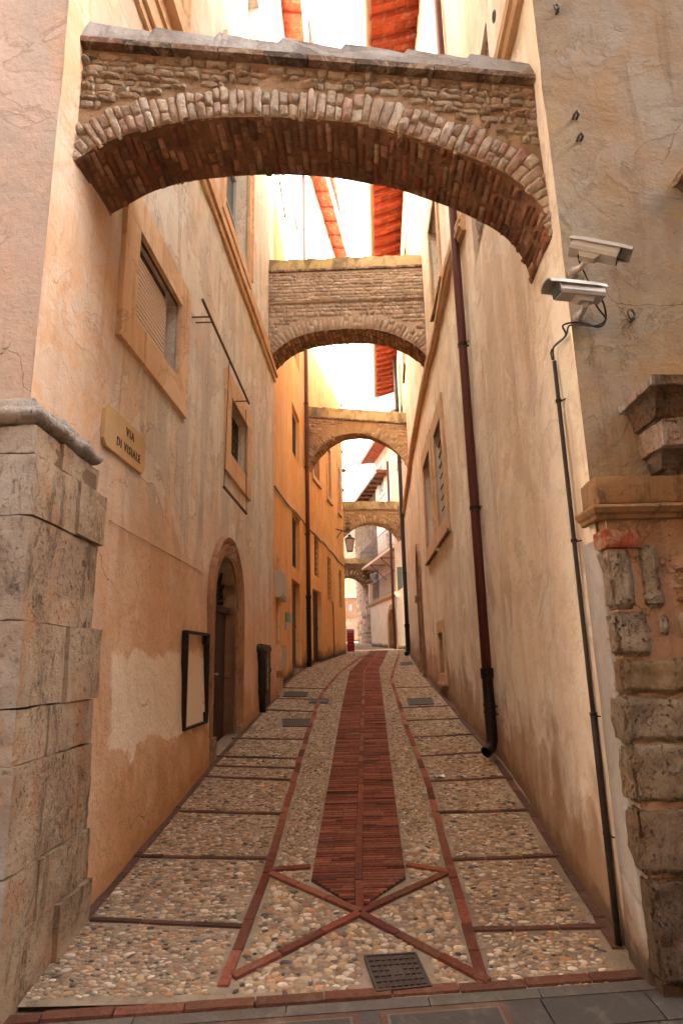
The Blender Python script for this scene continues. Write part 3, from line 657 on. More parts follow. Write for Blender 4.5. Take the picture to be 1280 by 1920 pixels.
# roll moulding above
def rollprof(): return [(0, 0), (.045, -.0), (.055, -.03), (.075, -.05), (.115, -.085), (.13, -.13), (.115, -.18), (.075, -.205), (.045, -.21), (0, -.21)]
rm = MB(); zt = zc(758)+.01; P_ = []
pr = [(a_*.66, zt+b_*.72) for a_, b_ in [(.0, .03), (.03, .02), (.05, -.02), (.055, -.06), (.06, -.068), (.085, -.075), (.11, -.09), (.122, -.11), (.126, -.13), (.12, -.16), (.10, -.185), (.075, -.20), (.05, -.205), (.0, -.205)]]
path = [(-4.2, 3.42)]+[(x, 3.42) for x in np.arange(-4.0, -1.83, .03)]+[(-1.80, 3.42, 1)]+[(-1.80+(y-3.42)*.048, y) for y in np.arange(3.45, 4.17, .025)]+[(-1.76, 4.18)]
for p in path:
    ring = []
    for o_, z in pr:
        nse = .016*noise.noise(Vector((p[0]*5, p[1]*5, z*7)))+.011*noise.noise(Vector((p[0]*15, p[1]*15, z*21)))+.006*noise.noise(Vector((p[0]*40, p[1]*40, z*50)))
        o2 = o_+nse if o_ > 0 else o_
        if len(p) > 2: ring.append((p[0]+o2*1.35, p[1]-o2, z+nse*.6))
        elif p[1] <= 3.421: ring.append((p[0], p[1]-o2, z+nse*.6))
        else: ring.append((p[0]+o2*1.35, p[1], z+nse*.6))
    P_.append(ring)
rm.grid(P_); rm.add(P_[-1], [tuple(range(len(pr)))]); rm.build('roll_moulding', M_TRAVF, LB, smooth=True)
# ------------------------------------------------------------------ orange building
OB = thing('orange_building', (-1.6, 18, gz(18)), 'orange plaster house with deep plain window slots behind the third arch on the left', 'building')
R2 = lambda *p: rectS(WL2, p)
o_doors = [R2((548, 1087), (562.5, 1097), (548, 1255)), R2((586, 1103), (602, 1113), (588, 1245))]
o_slit = [R2((548, 963), (562, 977), (548, 1060)), R2((589, 1003), (597, 1010), (591, 1079)), R2((614, 1043), (620, 1048), (615, 1124)), R2((634.7, 1067), (639.7, 1071), (636.7, 1139)),
          R2((547.5, 767), (561.5, 791), (548, 846))]
o_fr = [(*R2((587.5, 894), (597.5, 906))[:2], 8.25, 9.9), (*R2((612.5, 836), (620, 948))[:2], 8.15, 10.1), (*R2((632.5, 880), (638, 975))[:2], 8.15, 9.95)]
o_up = [(*R2((548, 670), (561.5, 694))[:2], 10.9, 12.3)]
o_top = [(1.2+3.3*i, 2.2+3.3*i, 14.0, 15.9) for i in range(4)]
fix = lambda h: (h[0], h[1], h[2], h[3])
mb = wall_mesh(WL2, -.2, 13.1, [fix(h)+(.17,) for h in o_doors]+[fix(h)+(.16,) for h in o_slit+o_fr+o_up], seed=9, amp=.012); mb.build('wall', M_L2, OB, hattr=True)
mb = wall_mesh(WL2, 13.1, 20.4, [h+(.2,) for h in o_top], seed=9, amp=.012, cell=.3); mb.build('upper_wall', M_UP, OB, hattr=True)  # starts at the shadow line: sunlight put into a cream wall colour
e_ = MB(); e_.add([(.06, 26.1, -.2), (-4, 27.6, -.2), (-4, 27.6, 20.4), (.06, 26.1, 20.4)], [(0, 1, 2, 3)]); e_.add([(-1.385, 12.4, 12.5), (-6, 12.4, 12.5), (-6, 12.4, 20.4), (-1.385, 12.4, 20.4)], [(0, 1, 2, 3)]); e_.build('end_wall', M_L2, OB, hattr=True)
for h in o_doors:
    s_ = MB(); s_.wbox(WL2, h[0]-.01, h[1]+.01, h[2]-.1, h[3]+.02, -.18, -.14); d_ = s_.build('door', M_WOOD, OB)
    s_ = MB(); m2 = (h[0]+h[1])/2; s_.wbox(WL2, m2-.02, m2+.02, h[2], h[3], -.141, -.12); s_.wbox(WL2, h[0], h[1], h[2]+1.1, h[2]+1.18, -.1405, -.122); s_.build('rail', M_WOOD, d_)
    s_ = MB(); s_.wbox(WL2, h[0]-.05, h[1]+.05, h[2]-.25, h[2]+.01, -.15, .05); s_.build('doorstep', M_TRAV, OB)
def win(w, h, par, mf, mp, fr=0, dep=.2, label=None, mt=None, frb=None):
    m_ = MB()
    if fr: frame(m_, w, *h, fr, .035, frb or fr); sweep(m_, w, [(h[0]-fr-.02, h[2]-(frb or fr)), (h[1]+fr+.02, h[2]-(frb or fr))], [(0, 0), (0, .07), (.04, .07), (.04, .03)][::-1])
    m_.wbox(w, h[0]+.001, h[0]+.05, h[2], h[3], -dep, -dep+.05); m_.wbox(w, h[1]-.05, h[1]-.001, h[2], h[3], -dep, -dep+.05); m_.wbox(w, h[0]+.05, h[1]-.05, h[3]-.05, h[3]-.001, -dep, -dep+.05)
    o = m_.build('window', mf, par); tag(o, label)
    m_ = MB(); m_.wbox(w, h[0]-.005, h[1]+.005, h[2]-.005, h[3]+.005, -dep-.03, -dep+.006); m_.build('pane', mp, o); return o
for h in o_slit+o_up: win(WL2, h, OB, M_TRIM, M_DARK, dep=.13)
for h in o_fr: win(WL2, h, OB, M_TRIM, M_DARK, .2, dep=.13)
for h in o_top: win(WL2, h, OB, M_UP, M_GLASS, .16)
# bars on the slots
for h in o_slit[1:4]:
    s_ = MB(); n = int((h[3]-h[2])/.18)
    for i in range(n): z = h[2]+.1+i*.18; s_.tube([WL2.P(h[0]+.02, z, -.06), WL2.P(h[1]-.02, z, -.06)], .012, 6)
    s_.tube([WL2.P((h[0]+h[1])/2, h[2], -.06), WL2.P((h[0]+h[1])/2, h[3], -.06)], .014, 6)
    s_.build('window_bars', M_BOOT, OB)
# eave of the orange building: tiles on rafters
def eave(w, s0, s1, zw, over, drop, par, step=.5, rw=.09, rh=.12, th=.05, c=(.42, .08, .03), c2=(.30, .05, .02), gut=True, thick=.12):
    t_ = MB(); n = int((s1-s0)/.28)
    for i in range(n):
        a, b = s0+(s1-s0)*i/n, s0+(s1-s0)*(i+1)/n-.008
        for j in range(5):
            f0, f1 = j/5, (j+1)/5-.012; cc = jit(c, .3, .15)
            P = [w.P(a, zw-drop*f0, over*f0), w.P(b, zw-drop*f0, over*f0), w.P(b, zw-drop*f1, over*f1), w.P(a, zw-drop*f1, over*f1)]
            t_.hexa(P+[(p[0], p[1], p[2]+th) for p in P], cc)
    o = t_.build('eave_tiles', M_SOFF, par)
    s = s0+.1
    r0 = MB()
    while s < s1-.1:
        P = [w.P(s, zw-rh, 0), w.P(s+rw, zw-rh, 0), w.P(s+rw, zw-drop-rh*.7, over*.96), w.P(s, zw-drop-rh*.7, over*.96)]
        r1 = MB(); r1.hexa(P+[(p[0], p[1], p[2]+(rh if i < 2 else rh*.7)-.002) for i, p in enumerate(P)], jit(c2, .2)); r1.build('rafter', M_SOFF, par); s += step
    rr = MB(); rr.hexa([w.P(s0, zw+th, -.3), w.P(s1, zw+th, -.3), w.P(s1, zw-drop+th+.003, over*1.02), w.P(s0, zw-drop+th+.003, over*1.02), w.P(s0, zw+th+thick+.1, -.3), w.P(s1, zw+th+thick+.1, -.3), w.P(s1, zw-drop+th+thick, over*1.02), w.P(s0, zw-drop+th+thick, over*1.02)], (.3, .14, .08)); rr.build('roof_edge', M_TILE, par)
    if gut:
        g = MB(); ring = []
        for s in np.linspace(s0-.05, s1+.05, 12):
            ring.append([w.P(s, zw-drop+.02-.09*math.sin(a_), over*1.02+.075-.085*math.cos(a_)) for a_ in np.linspace(0, math.pi, 9)])
        g.grid(ring); g.build('gutter', simple('gutter_metal_'+par.name, (.36, .26, .2), .5, .1, .3), par, smooth=True)
eave(WL2, 0, WL2.L[-1], 20.4, .55, .1, OB, step=.9, gut=True)
rf = MB(); rf.hexa([WL2.P(0, 20.5, -.2), WL2.P(WL2.L[-1], 20.5, -.2), (-5, 27, 22), (-6, 12.4, 22), WL2.P(0, 20.7, -.2), WL2.P(WL2.L[-1], 20.7, -.2), (-5, 27, 22.2), (-6, 12.4, 22.2)], (.3, .14, .08)); rf.build('roof', M_TILE, OB)
for (px, py, l) in ((641, 771, .04), (648, 857, .02), (649, 891, .1), (647, 927, .02)):
    p = at(640, py, 27.0); q2 = MB(); e0 = np.array([.02, 26.3, p[2]]); q2.tube([e0-[.05, 0, 0], e0+[.05+l, .0, 0], e0+[.11+l*1.2, 0, -.02]], [.08, .09, .02], 8); q2.build('corbel', M_COP, OB)

# ------------------------------------------------------------------ right building
RB = thing('corner_building', (2.3, 8, gz(8)), 'long pale peach plaster building with red soffit and rubble stone corner filling the right side', 'building')
RS = lambda *p: rectS(WR, p)
rw1 = RS((826.6, 784.4), (816, 816), (824.8, 983.7), (838.5, 965.4)); rw2 = RS((801.4, 856.5), (795, 880.6), (806.5, 1015.8), (815.6, 1006.6)); rw3 = RS((825.5, 1186.7), (832, 1184), (828, 1262))
ru = (WR.Y(9.0), WR.Y(9.95), 8.1, 9.62); rec = (WR.Y(5.0), WR.Y(6.62), 6.62, 8.3)
rd = (WR.Y(15.2), WR.Y(16.4), 1.75, 4.75); rv = (WR.Y(16.9), WR.Y(17.4), 1.8, 2.6)
HR = [rw1+(.22,), rw2+(.22,), rw3+(.2,), ru+(.25,), rec+(.07,), rd+(.2,), rv+(.2,)]+[(4.2+3.2*i, 5.2+3.2*i, 10.8, 12.6, .2) for i in range(2, 7)]
mb = wall_mesh(WR, -.2, 14.3, HR, seed=17, amp=.015, cell=.07, zf=8.3); mb.build('wall', M_R, RB, hattr=True)
fr_ = MB(); zf = 14.3
rows_ = [[(1.475+(i*.07)*1.0, 3.6+.010*noise.noise(Vector((i*.1, z*.9, 5)))+.004*noise.noise(Vector((i*.5, z*4, 5))), z) for z in np.arange(3.0, 14.31, .1)] for i in range(60)]
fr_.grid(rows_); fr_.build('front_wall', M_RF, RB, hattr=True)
e_ = MB(); e_.add([(2.70, 28.3, -.2), (7, 28.3, -.2), (7, 28.3, 14.3), (2.70, 28.3, 14.3)], [(0, 1, 2, 3)]); e_.add([(7, 28.3, -.2), (7, 3.6, -.2), (7, 3.6, 14.3), (7, 28.3, 14.3)], [(0, 1, 2, 3)])
e_.add([(5.5, 3.6, -.4), (22, 3.6, -.4), (22, 3.6, 14.3), (5.5, 3.6, 14.3)], [(0, 1, 2, 3)]); e_.add([(7, 3.6, 14.3), (22, 3.6, 14.3), (22, 14, 14.3), (7, 14, 14.3)], [(0, 1, 2, 3)]); e_.build('end_wall', M_R, RB, hattr=True)  # unseen front and top added to the right to keep sun off the square
win(WR, rw1, RB, M_TRIMR, M_DARK, .28, .2, 'nearer tall framed window', frb=.32); win(WR, rw2, RB, M_TRIMR, M_DARK, .28, .2, 'farther tall framed window', frb=.32); win(WR, rw3, RB, M_TRIMR, M_DARK, .16, .18, 'small low framed window', frb=.2)
win(WR, ru, RB, M_TRIMR, M_DARK, .16, .23, 'upper window on the ledge')
for h in HR[7:]: win(WR, h[:4], RB, M_TRIMR, M_DARK, .14, .18)
for h in (rw1,):
    s_ = MB(); n = int((h[3]-h[2])/.2)
    for i in range(n): z = h[2]+.1+i*.2; s_.tube([WR.P(h[0]+.01, z, -.05), WR.P(h[1]-.01, z, -.05)], .012, 6)
    s_.tube([WR.P((h[0]+h[1])/2, h[2], -.05), WR.P((h[0]+h[1])/2, h[3], -.05)], .014, 6); s_.build('window_bars', M_BOOT, RB)
# moulded string course, following the wall's bends
lo = [WR.S(*p) for p in [(957, 104), (846, 509), (822.5, 637), (797, 736), (780, 823), (767.5, 906), (760.6, 949)]]
lo = [(WR.Y(3.75), lo[0][1]-.05)]+lo+[(WR.L[-1], lo[-1][1])]
def zlo(s): return float(np.interp(s, [a for a, b in lo], [b for a, b in lo]))
sc_ = MB()
for s0, s1 in ((WR.Y(3.75), WR.Y(4.75)), (WR.Y(7.0), WR.L[-1])):
    ss = np.linspace(s0, s1, 40 if s1-s0 > 3 else 6)
    prof = [(0, -.01), (0, .05), (.05, .07), (.06, .10), (.10, .10), (.115, .07), (.16, .06), (.17, .09), (.21, .09), (.22, .04), (.44, .03), (.45, -.01)]
    sc_.grid([[WR.P(s, zlo(s)+u, o) for u, o in prof] for s in ss]); 
    for s in (s0, s1): sc_.add([WR.P(s, zlo(s)+u, o) for u, o in prof], [tuple(range(len(prof)))])
sc_.build('string_course', M_TRIMR, RB)
# exposed masonry in the recess
def rubble(mb, P, u0, u1, v0, v1, n, rowh=.075, wmin=.06, wmax=.2, t=.018, cols=None, inside=None, seed=0, grid=4, gap=.006):
    """coursed rubble; P(u,v) -> 3D, n normal"""
    v = v0
    while v < v1-.02:
        rh = rowh*random.uniform(.7, 1.35); u = u0-random.uniform(0, .08)
        while u < u1:
            w_ = random.uniform(wmin, wmax)
            if random.random() < .12: w_ *= .5
            a, b, c, d = max(u, u0)+gap/2, min(u+w_, u1)-gap/2, v+gap/2, min(v+rh, v1)-gap/2
            if b-a > .025 and d-c > .02 and (inside is None or all(inside(x, y) for x, y in ((a, c), (b, c), (a, d), (b, d), ((a+b)/2, c)))) and random.random() > .06:
                j = lambda k=.006: random.uniform(-k, k); q = [P(a+j(), c+j()), P(b+j(), c+j()), P(b+j(), d+j()), P(a+j(), d+j())]
                mb.pillow(q, n, t*random.uniform(.4, 1.5), jit(random.choice(cols), .25, .1), grid, .5, seed=seed)
            u += w_
        v += rh
RUB = [(.46, .36, .25), (.40, .29, .19), (.52, .43, .33), (.42, .28, .17), (.36, .25, .16), (.50, .36, .24), (.34, .20, .12)]
nR = np.array(WR.P(1, 0, 1))-np.array(WR.P(1, 0, 0))
s_ = MB(); s_.wbox(WR, rec[0]-.01, rec[1]+.01, rec[2]-.01, rec[3]+.01, -.1, -.065, (.42, .32, .24))
rubble(s_, lambda u, v: WR.P(u, v, -.064), rec[0], rec[1], rec[2], rec[3], nR, cols=[(.5, .44, .36), (.42, .36, .29), (.46, .37, .28)], wmin=.12, wmax=.35); s_.build('exposed_masonry', M_STONE, RB)
# stone doorway far along
s_ = MB(); hw_ = (rd[1]-rd[0])/2; c_s = (rd[0]+rd[1])/2; sp_ = rd[3]-hw_
arc_ = [(rd[0], z) for z in (1.75, 2.2, 2.8, 3.4)]+[(c_s-hw_*math.cos(a), sp_+hw_*math.sin(a)) for a in np.linspace(0, math.pi, 15)]+[(rd[1], z) for z in (3.4, 2.8, 2.2, 1.75)]
sweep(s_, WR, arc_, [(0, -.2), (0, .05), (.08, .06), (.2, .05), (.22, -.01)]); 
for x0, x1 in ((rd[0]-.25, rd[0]+.0), (rd[1], rd[1]+.25)): s_.wbox(WR, x0-.02, x1+.02, 3.55, 3.72, -.01, .1); s_.wbox(WR, x0-.02, x1+.02, 1.7, 2.1, -.01, .09)
s_.build('door_surround', travertine('doorway_stone', (.36, .22, .12), (.28, .17, .10), pits=.5), RB)
for a, b in zip(arc_[4:], arc_[5:15+4]): pass
s_ = MB(); s_.wbox(WR, rd[0]-.01, rd[1]+.01, 1.7, rd[3]+.01, -.25, -.19); s_.build('door', M_WOOD, RB)
m_ = MB()
ar2 = [(c_s-hw_*math.cos(a), sp_+hw_*math.sin(a)) for a in np.linspace(0, math.pi, 15)]
for a, b in zip(ar2, ar2[1:]): m_.add([WR.P(a[0], a[1], .003), WR.P(b[0], b[1], .003), WR.P(b[0], rd[3]+.001, .003), WR.P(a[0], rd[3]+.001, .003)], [(0, 1, 2, 3)])
m_.build('arch_infill', M_R, RB, hattr=True)
s_ = MB(); s_.wbox(WR, rv[0]-.005, rv[1]+.005, rv[2]-.005, rv[3]+.005, -.22, -.19); s_.build('cellar_vent', M_DARK, RB)
# eave with red tiled soffit on rafters
GL = [(.50, 3.3), (.69, 9.15), (1.10, 16.6), (1.69, 27.2)]
def gx(y): return float(np.interp(y, [p[1] for p in GL], [p[0] for p in GL]))
def wx(y): return xat([np.array(p) for p in WR.p], y)
t_ = MB(); ys = np.arange(3.3, 27.2, .15)
for y in ys:
    for j in range(4):
        f0, f1 = j/4, (j+1)/4-.015; a, b = wx(y)+.02, gx(y)+.06; z = lambda f: 14.3-.28*f; cc = jit((.50, .085, .025), .35, .2); y1 = y+.142
        P = [(a+(b-a)*f0, y, z(f0)), (a+(b-a)*f1, y, z(f1)), (a+(b-a)*f1, y1, z(f1)), (a+(b-a)*f0, y1, z(f0))]; t_.hexa([P[0], P[3], P[2], P[1]]+[(p[0], p[1], p[2]+.04) for p in (P[0], P[3], P[2], P[1])], cc)
t_.build('soffit_tiles', M_SOFF, RB)
y = 3.5
while y < 27.1:
    a, b = wx(y)+.02, gx(y)+.1; r1 = MB(); P = [(a, y, 14.16), (b, y, 13.9), (b, y+.09, 13.9), (a, y+.09, 14.16)]; r1.hexa(P+[(a, y, 14.298), (b, y, 14.02), (b, y+.09, 14.02), (a, y+.09, 14.298)], jit((.36, .055, .02), .2)); r1.build('rafter', M_SOFF, RB); y += .46
r_ = MB(); ring = []
for y in (3.2, 9.15, 16.6, 27.3): ring.append([(gx(y), y, 14.08), (7.2, y, 16.6), (7.2, y, 16.8), (gx(y), y, 14.2)])
r_.grid(ring, (.3, .14, .08)); r_.build('roof', M_TILE, RB)
g_ = MB(); ring = []
for y in np.linspace(3.2, 27.25, 30): ring.append([(gx(y)+.02-.085*math.cos(a_), y, 14.10-.11*math.sin(a_)) for a_ in np.linspace(0, math.pi, 10)])
g_.grid(ring); g_.build('gutter', simple('copper_gutter', (.40, .24, .16), .45, .2, .4, 6), RB, smooth=True)
# rubble corner pier, plaster edge and moulding on the front face
RF0 = lambda px, py: at(px, py, 3.6)
FY = 3.47      # front plane of the exposed stone pier, standing proud of the plaster
RF1 = lambda px, py: at(px, py, FY)
MORTR = plaster('orange_mortar', (.42, .25, .145), (.35, .20, .12), (.24, .15, .10), 15, .5, .2, b=1.6, damph=.3)
s_ = MB(); rows_ = [[(1.495+i*.03, FY+.024+.010*noise.noise(Vector((i*.25, z*3.5, 1)))+.007*noise.noise(Vector((i*.9, z*14, 1))), z) for z in np.arange(.1, 3.0, .025)] for i in range(60)]
s_.grid(rows_); s_.grid([[(1.495, FY+.03+.05*k, z) for z in np.arange(.1, 3.0, .04)] for k in range(4)]); s_.build('mortar_face', MORTR, RB, hattr=True, smooth=True)
fs = [(992, 1024, 1204, (.38, .085, .035), 'b'), (1028, 1136, 1190, (.54, .43, .31), 'c'), (1148, 1228, 1222, (.50, .39, .28), 'c'), (1236, 1300, 1300, (.48, .33, .18), 'c'), (1310, 1392, 1300, (.48, .37, .26), 'c'),
      (1400, 1508, 1310, (.48, .36, .24), 'c'), (1518, 1642, 1320, (.34, .24, .16), 'c'), (1652, 1850, 1330, (.22, .15, .10), 'c')]
for i, (ya, yb, xr, c, k) in enumerate(fs):
    z1, z0 = RF1(1180, ya)[2], RF1(1180, yb)[2]; x1 = RF1(xr, (ya+yb)/2)[0]; s_ = MB(); x0 = 1.462+random.uniform(-.008, .012)
    rough_box(s_, x0, x1-.004, FY-(.008 if k == 'b' else random.uniform(-.008, .004)), 3.64, z0-.012, z1+.011, .014 if k != 'b' else .006, .022, c, seed=i+60, r=.016 if k != 'b' else .006)
    if k == 'b': s_.build('brick', M_STONE, RB, smooth=True); continue
    ob = s_.build('stone_block', travertine('rough_stone_%d' % i, c, tuple(v*.72 for v in c), pits=.55, b=1.5, sc=1.3, orange=(.30, .16, .07)), RB, smooth=True)
    pc = (.60, .56, .50) if i < 6 else (.40, .33, .26); ob.data.materials.append(travertine('lit_side_stone_%d' % i, pc, tuple(v*.82 for v in pc), pits=.4, b=1.4, sc=1.6, orange=(.36, .24, .15)))  # pale sides stand for bright alley light put into the stone colour
    for pl in ob.data.polygons:
        if pl.normal.x < -.6 and pl.center.x+RB.location.x < x0+.03: pl.material_index = 1
for i, ((xa, ya), (xb, yb), c) in enumerate([((1194, 1020), (1250, 1138), (.22, .16, .11)), ((1262, 1058), (1330, 1070), (.24, .10, .06)), ((1266, 1080), (1330, 1090), (.22, .09, .05)), ((1258, 1096), (1330, 1106), (.24, .11, .065)), ((1268, 1118), (1330, 1130), (.22, .10, .06)), ((1272, 1148), (1330, 1226), (.24, .17, .11)), ((1236, 1152), (1262, 1192), (.22, .16, .11))]):
    p, q = RF1(xa, ya), RF1(xb, yb); s_ = MB(); rough_box(s_, p[0], q[0], FY+.000, 3.64, q[2], p[2], .014 if yb-ya > 20 else .008, .022, c, seed=i+160, r=.012)
    s_.build('stone_block' if yb-ya > 20 else 'brick', M_STONE if yb-ya <= 20 else bpy.data.materials['rough_stone_1'], RB, smooth=True)
ringL = []; s_ = MB()
for z in np.arange(.35, 2.80, .05):
    n1 = .014*noise.noise(Vector((0, z*5, 8))); n2 = .02*noise.noise(Vector((5, z*4, 8))); ringL.append([WR.P(.24+n2, z, -.003), WR.P(.225+n2, z, .014), WR.P(.12, z, .016+n1*.4), (1.466, 3.60, z), (1.475, 3.585, z), (1.50, 3.58, z)])
s_.grid(ringL); s_.build('plaster_edge', plaster('grey_cement', (.40, .38, .36), (.34, .32, .30), (.26, .23, .20), 16, .5, .3, damph=.4), RB, hattr=True, smooth=True)
zt2, zb2 = RF0(1100, 903)[2], RF0(1100, 984)[2]
s_ = MB(); rough_box(s_, 1.445, 2.02, 3.46, 3.72, zb2+.085, zt2, .005, .035, seed=91, r=.008); rough_box(s_, 2.024, 5.0, 3.46, 3.72, zb2+.085, zt2-.004, .005, .06, seed=92, r=.008)
s_.build('impost_block', travertine('impost_stone', (.36, .21, .10), (.29, .175, .09), pits=.25, b=.8), RB, smooth=True)
s_ = MB(); pr_ = [(.0, .086), (.062, .086), (.105, .075), (.112, .06), (.085, .035), (.055, .025), (.05, .005), (.03, .0), (0, 0)]
ring = [[(1.475-o*.5-.02, 3.7, zb2+z) for o, z in pr_], [(1.475-o*.5-.02, 3.50-o*.8, zb2+z) for o, z in pr_]]+[[(x, 3.50-o*.8, zb2+z) for o, z in pr_] for x in np.arange(1.6, 5, .2)]
s_.grid(ring); s_.build('impost_moulding', bpy.data.materials['impost_stone'], RB, smooth=False)
# broken pediment cornices of the portal to the right
TD = travertine('dark_cornice_stone', (.30, .21, .15), (.22, .15, .105), pits=.8, b=1.6, sc=1.6); TW = travertine('pale_cornice_stone', (.60, .54, .49), (.46, .31, .21), pits=.6, b=1.3, sc=1.5)  # darker stone for mouldings, paler stone for slab and some blocks
def cornice(pw, pc, layers):
    """horizontal cornice returning to the wall: pw = pixel where its top edge meets the wall, pc = its outer corner"""
    a = at(*pw, 3.6); r = ray(*pc); pr = 3.6-(a[2]-H0)/r[2]; x0 = a[0]; z = a[2]
    for i, (ins, ft, fb, hh, mat, nm) in enumerate(layers):     # inset of the left end, projection factors top/bottom, height
        s_ = MB(); N = 7; rg = []
        for k in range(N+1):
            f = k/N; pj = pr*(ft+(fb-ft)*(f**.6)); zz = z-hh*f; xl = x0+ins+(1-(pj/pr))*.12
            row = []
            path = [(xl, 3.62-(3.62-3.6+pj)*t) for t in np.linspace(0, 1, 9)]+[(x, 3.6-pj) for x in np.arange(xl+.03, xl+1.6, .03)]
            for x, y in path:
                n = .012*noise.noise(Vector((x*9, y*9, zz*9+i)))+.007*noise.noise(Vector((x*26, y*26, zz*26))); row.append((x-n, y-n, zz+n*.5))
            rg.append(row)
        s_.grid(rg); M_ = len(rg[0]); s_.add([*rg[0], (x0+ins+1.7, 3.62, z)], [tuple(range(M_+1))]); s_.add([*rg[-1], (x0+ins+1.7, 3.62, z-hh)], [tuple(range(M_+1))])
        s_.build(nm, mat, RB, smooth=False); z -= hh
cornice((1157, 762), (1243, 702), [(0, 1, .97, .045, TW, 'cornice_slab'), (.03, .93, .62, .13, TD, 'cornice_moulding'), (.05, .60, .55, .02, TD, 'cornice_fillet'), (.055, .68, .64, .15, TW, 'frieze_block'), (.06, .5, .3, .10, TD, 'cornice_moulding'), (.10, .32, .22, .16, TD, 'frieze_block'), (.14, .2, .1, .14, TW, 'frieze_block')])
cornice((1256, 345), (1290, 298), [(0, 1, .9, .03, M_TRAV, 'cornice_slab'), (.015, .85, .6, .045, TD, 'cornice_moulding'), (.03, .6, .5, .06, M_TRAV, 'frieze_block')])
s_ = MB(); s_.box(1.8, 5.0, 3.56, 3.62, 6.92, 7.0); s_.box(1.85, 5.0, 3.5, 3.62, 7.003, 7.12); s_.build('ledge', M_TRIMR, RB)

# ------------------------------------------------------------------ flying arches
def arch(name, label, A, Bp, th, fpx, tL, tR, ring=.26, brw=.07, coph=.22, ledge=None, bpx=None, cell=4, over=.05, cop=None, cols=RUB, vcols=None, stepn=6, rowh=.075, wr=(.06, .2), copslope=None, mort=None, inmort=None, intr_cols=None):
    """A,Bp plan ends of the front face; fpx: front soffit curve in pixels; tL,tR: top corners (pixels)"""
    A = np.array(A, float); Bp = np.array(Bp, float); L = float(np.hypot(*(Bp-A))); d = (Bp-A)/L; n = np.array([d[1], -d[0]])  # towards viewer
    def uz(px, py, off=0.):
        a, b = A-n*off, Bp-n*off; h = V(px, py, a, b); return float((h[:2]-a)@d), float(h[2])
    F = sorted(uz(*p) for p in fpx); zl, zr = uz(*tL)[1], uz(*tR)[1]
    Bk = sorted(uz(*p, off=th) for p in bpx) if bpx else F
    u0, u1 = -.05, L+.05
    def curve(C, N):
        C = [(C[0][0], C[0][1]-0)]+C; P_ = np.array(C); l = np.concatenate([[0], np.cumsum(np.hypot(*np.diff(P_, axis=0).T))]); t = np.linspace(0, l[-1], N)
        x, z = np.interp(t, l, P_[:, 0]), np.interp(t, l, P_[:, 1])
        for _ in range(3): x[1:-1] = (x[:-2]+2*x[1:-1]+x[2:])/4; z[1:-1] = (z[:-2]+2*z[1:-1]+z[2:])/4
        return x, z
    N = 61; fx, fz = curve(F, N); bx, bz = curve(Bk, N); top = lambda u: zl+(zr-zl)*u/L
    P = lambda u, z, o=0.: (*(A+d*u+n*o), z)
    root = thing(name, (*(A+d*L/2), fz.max()), label, 'arch', 'flying arches spanning the alley')
    nv = np.array([n[0], n[1], 0])
    # body
    mb = MB(); K = 12; g_ = []
    for i in range(N):
        row = []
        for j in range(K+1):
            v = j/K; z = fz[i]+(top(fx[i])-coph-fz[i])*v; o = .004*noise.noise(Vector((fx[i]*4, z*4, 1))) if 0 < j else 0
            row.append(P(fx[i], z, o))
        g_.append(row)
    mb.grid(g_)
    mb.grid([[P(bx[i], bz[i]+(top(bx[i])-coph-bz[i])*j/4, -th) for j in (0, 4)] for i in range(N)])
    for e_, s_ in ((0, -1), (N-1, 1)): mb.add([P(fx[e_], fz[e_]), P(fx[e_]+s_*.1, fz[e_]), P(fx[e_]+s_*.1, top(0)-coph), P(fx[e_], top(0)-coph)], [(0, 1, 2, 3)])
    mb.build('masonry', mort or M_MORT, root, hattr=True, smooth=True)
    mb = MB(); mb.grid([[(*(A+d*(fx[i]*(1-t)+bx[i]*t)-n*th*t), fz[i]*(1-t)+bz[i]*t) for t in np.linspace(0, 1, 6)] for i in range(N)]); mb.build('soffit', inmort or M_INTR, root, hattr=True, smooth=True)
    # arc-length parametrisation of the soffit
    l = np.concatenate([[0], np.cumsum(np.hypot(np.diff(fx), np.diff(fz)))]); T = l[-1]
    def fr(t):
        x, z = np.interp(t, l, fx), np.interp(t, l, fz); x2, z2 = np.interp(min(t+.02, T), l, fx), np.interp(min(t+.02, T), l, fz); x1, z1 = np.interp(max(t-.02, 0), l, fx), np.interp(max(t-.02, 0), l, fz)
        dx, dz = x2-x1, z2-z1; h = math.hypot(dx, dz); return x, z, -dz/h, dx/h
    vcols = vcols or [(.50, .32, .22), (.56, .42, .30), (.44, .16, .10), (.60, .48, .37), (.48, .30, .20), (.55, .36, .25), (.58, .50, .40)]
    vs = MB(); t = .005
    while t < T-.01:
        w_ = brw*random.uniform(.75, 1.2); t1 = min(t+w_, T)-.002
        if t1-t > .02:
            a, b = fr(t), fr(t1); R_ = ring*random.uniform(.86, 1.1)
            cuts = [0, R_] if random.random() < .55 else [0, R_*random.uniform(.4, .6), R_]
            for r0, r1 in zip(cuts, cuts[1:]):
                q = [P(a[0]+a[2]*r0, a[1]+a[3]*(r0+.004)), P(b[0]+b[2]*r0, b[1]+b[3]*(r0+.004)), P(b[0]+b[2]*(r1-.008), b[1]+b[3]*(r1-.008)), P(a[0]+a[2]*(r1-.008), a[1]+a[3]*(r1-.008))]
                q = [p for p in q]; zmx = max(p[2]-top(0)*0 for p in q)
                if max(p[2] for p in q) > min(zl, zr)-coph+.05: continue
                vs.pillow(q, nv, .022*random.uniform(.5, 1.3), jit(random.choice(vcols), .18, .08), cell, .5, seed=3)
        t += w_
    vs.build('voussoirs', M_STONE, root, smooth=True)
    # soffit bricks
    ib = MB(); t = 0; ic = intr_cols or [(.36, .17, .10), (.44, .23, .14), (.28, .14, .085), (.48, .30, .19), (.34, .12, .07), (.22, .12, .07)]
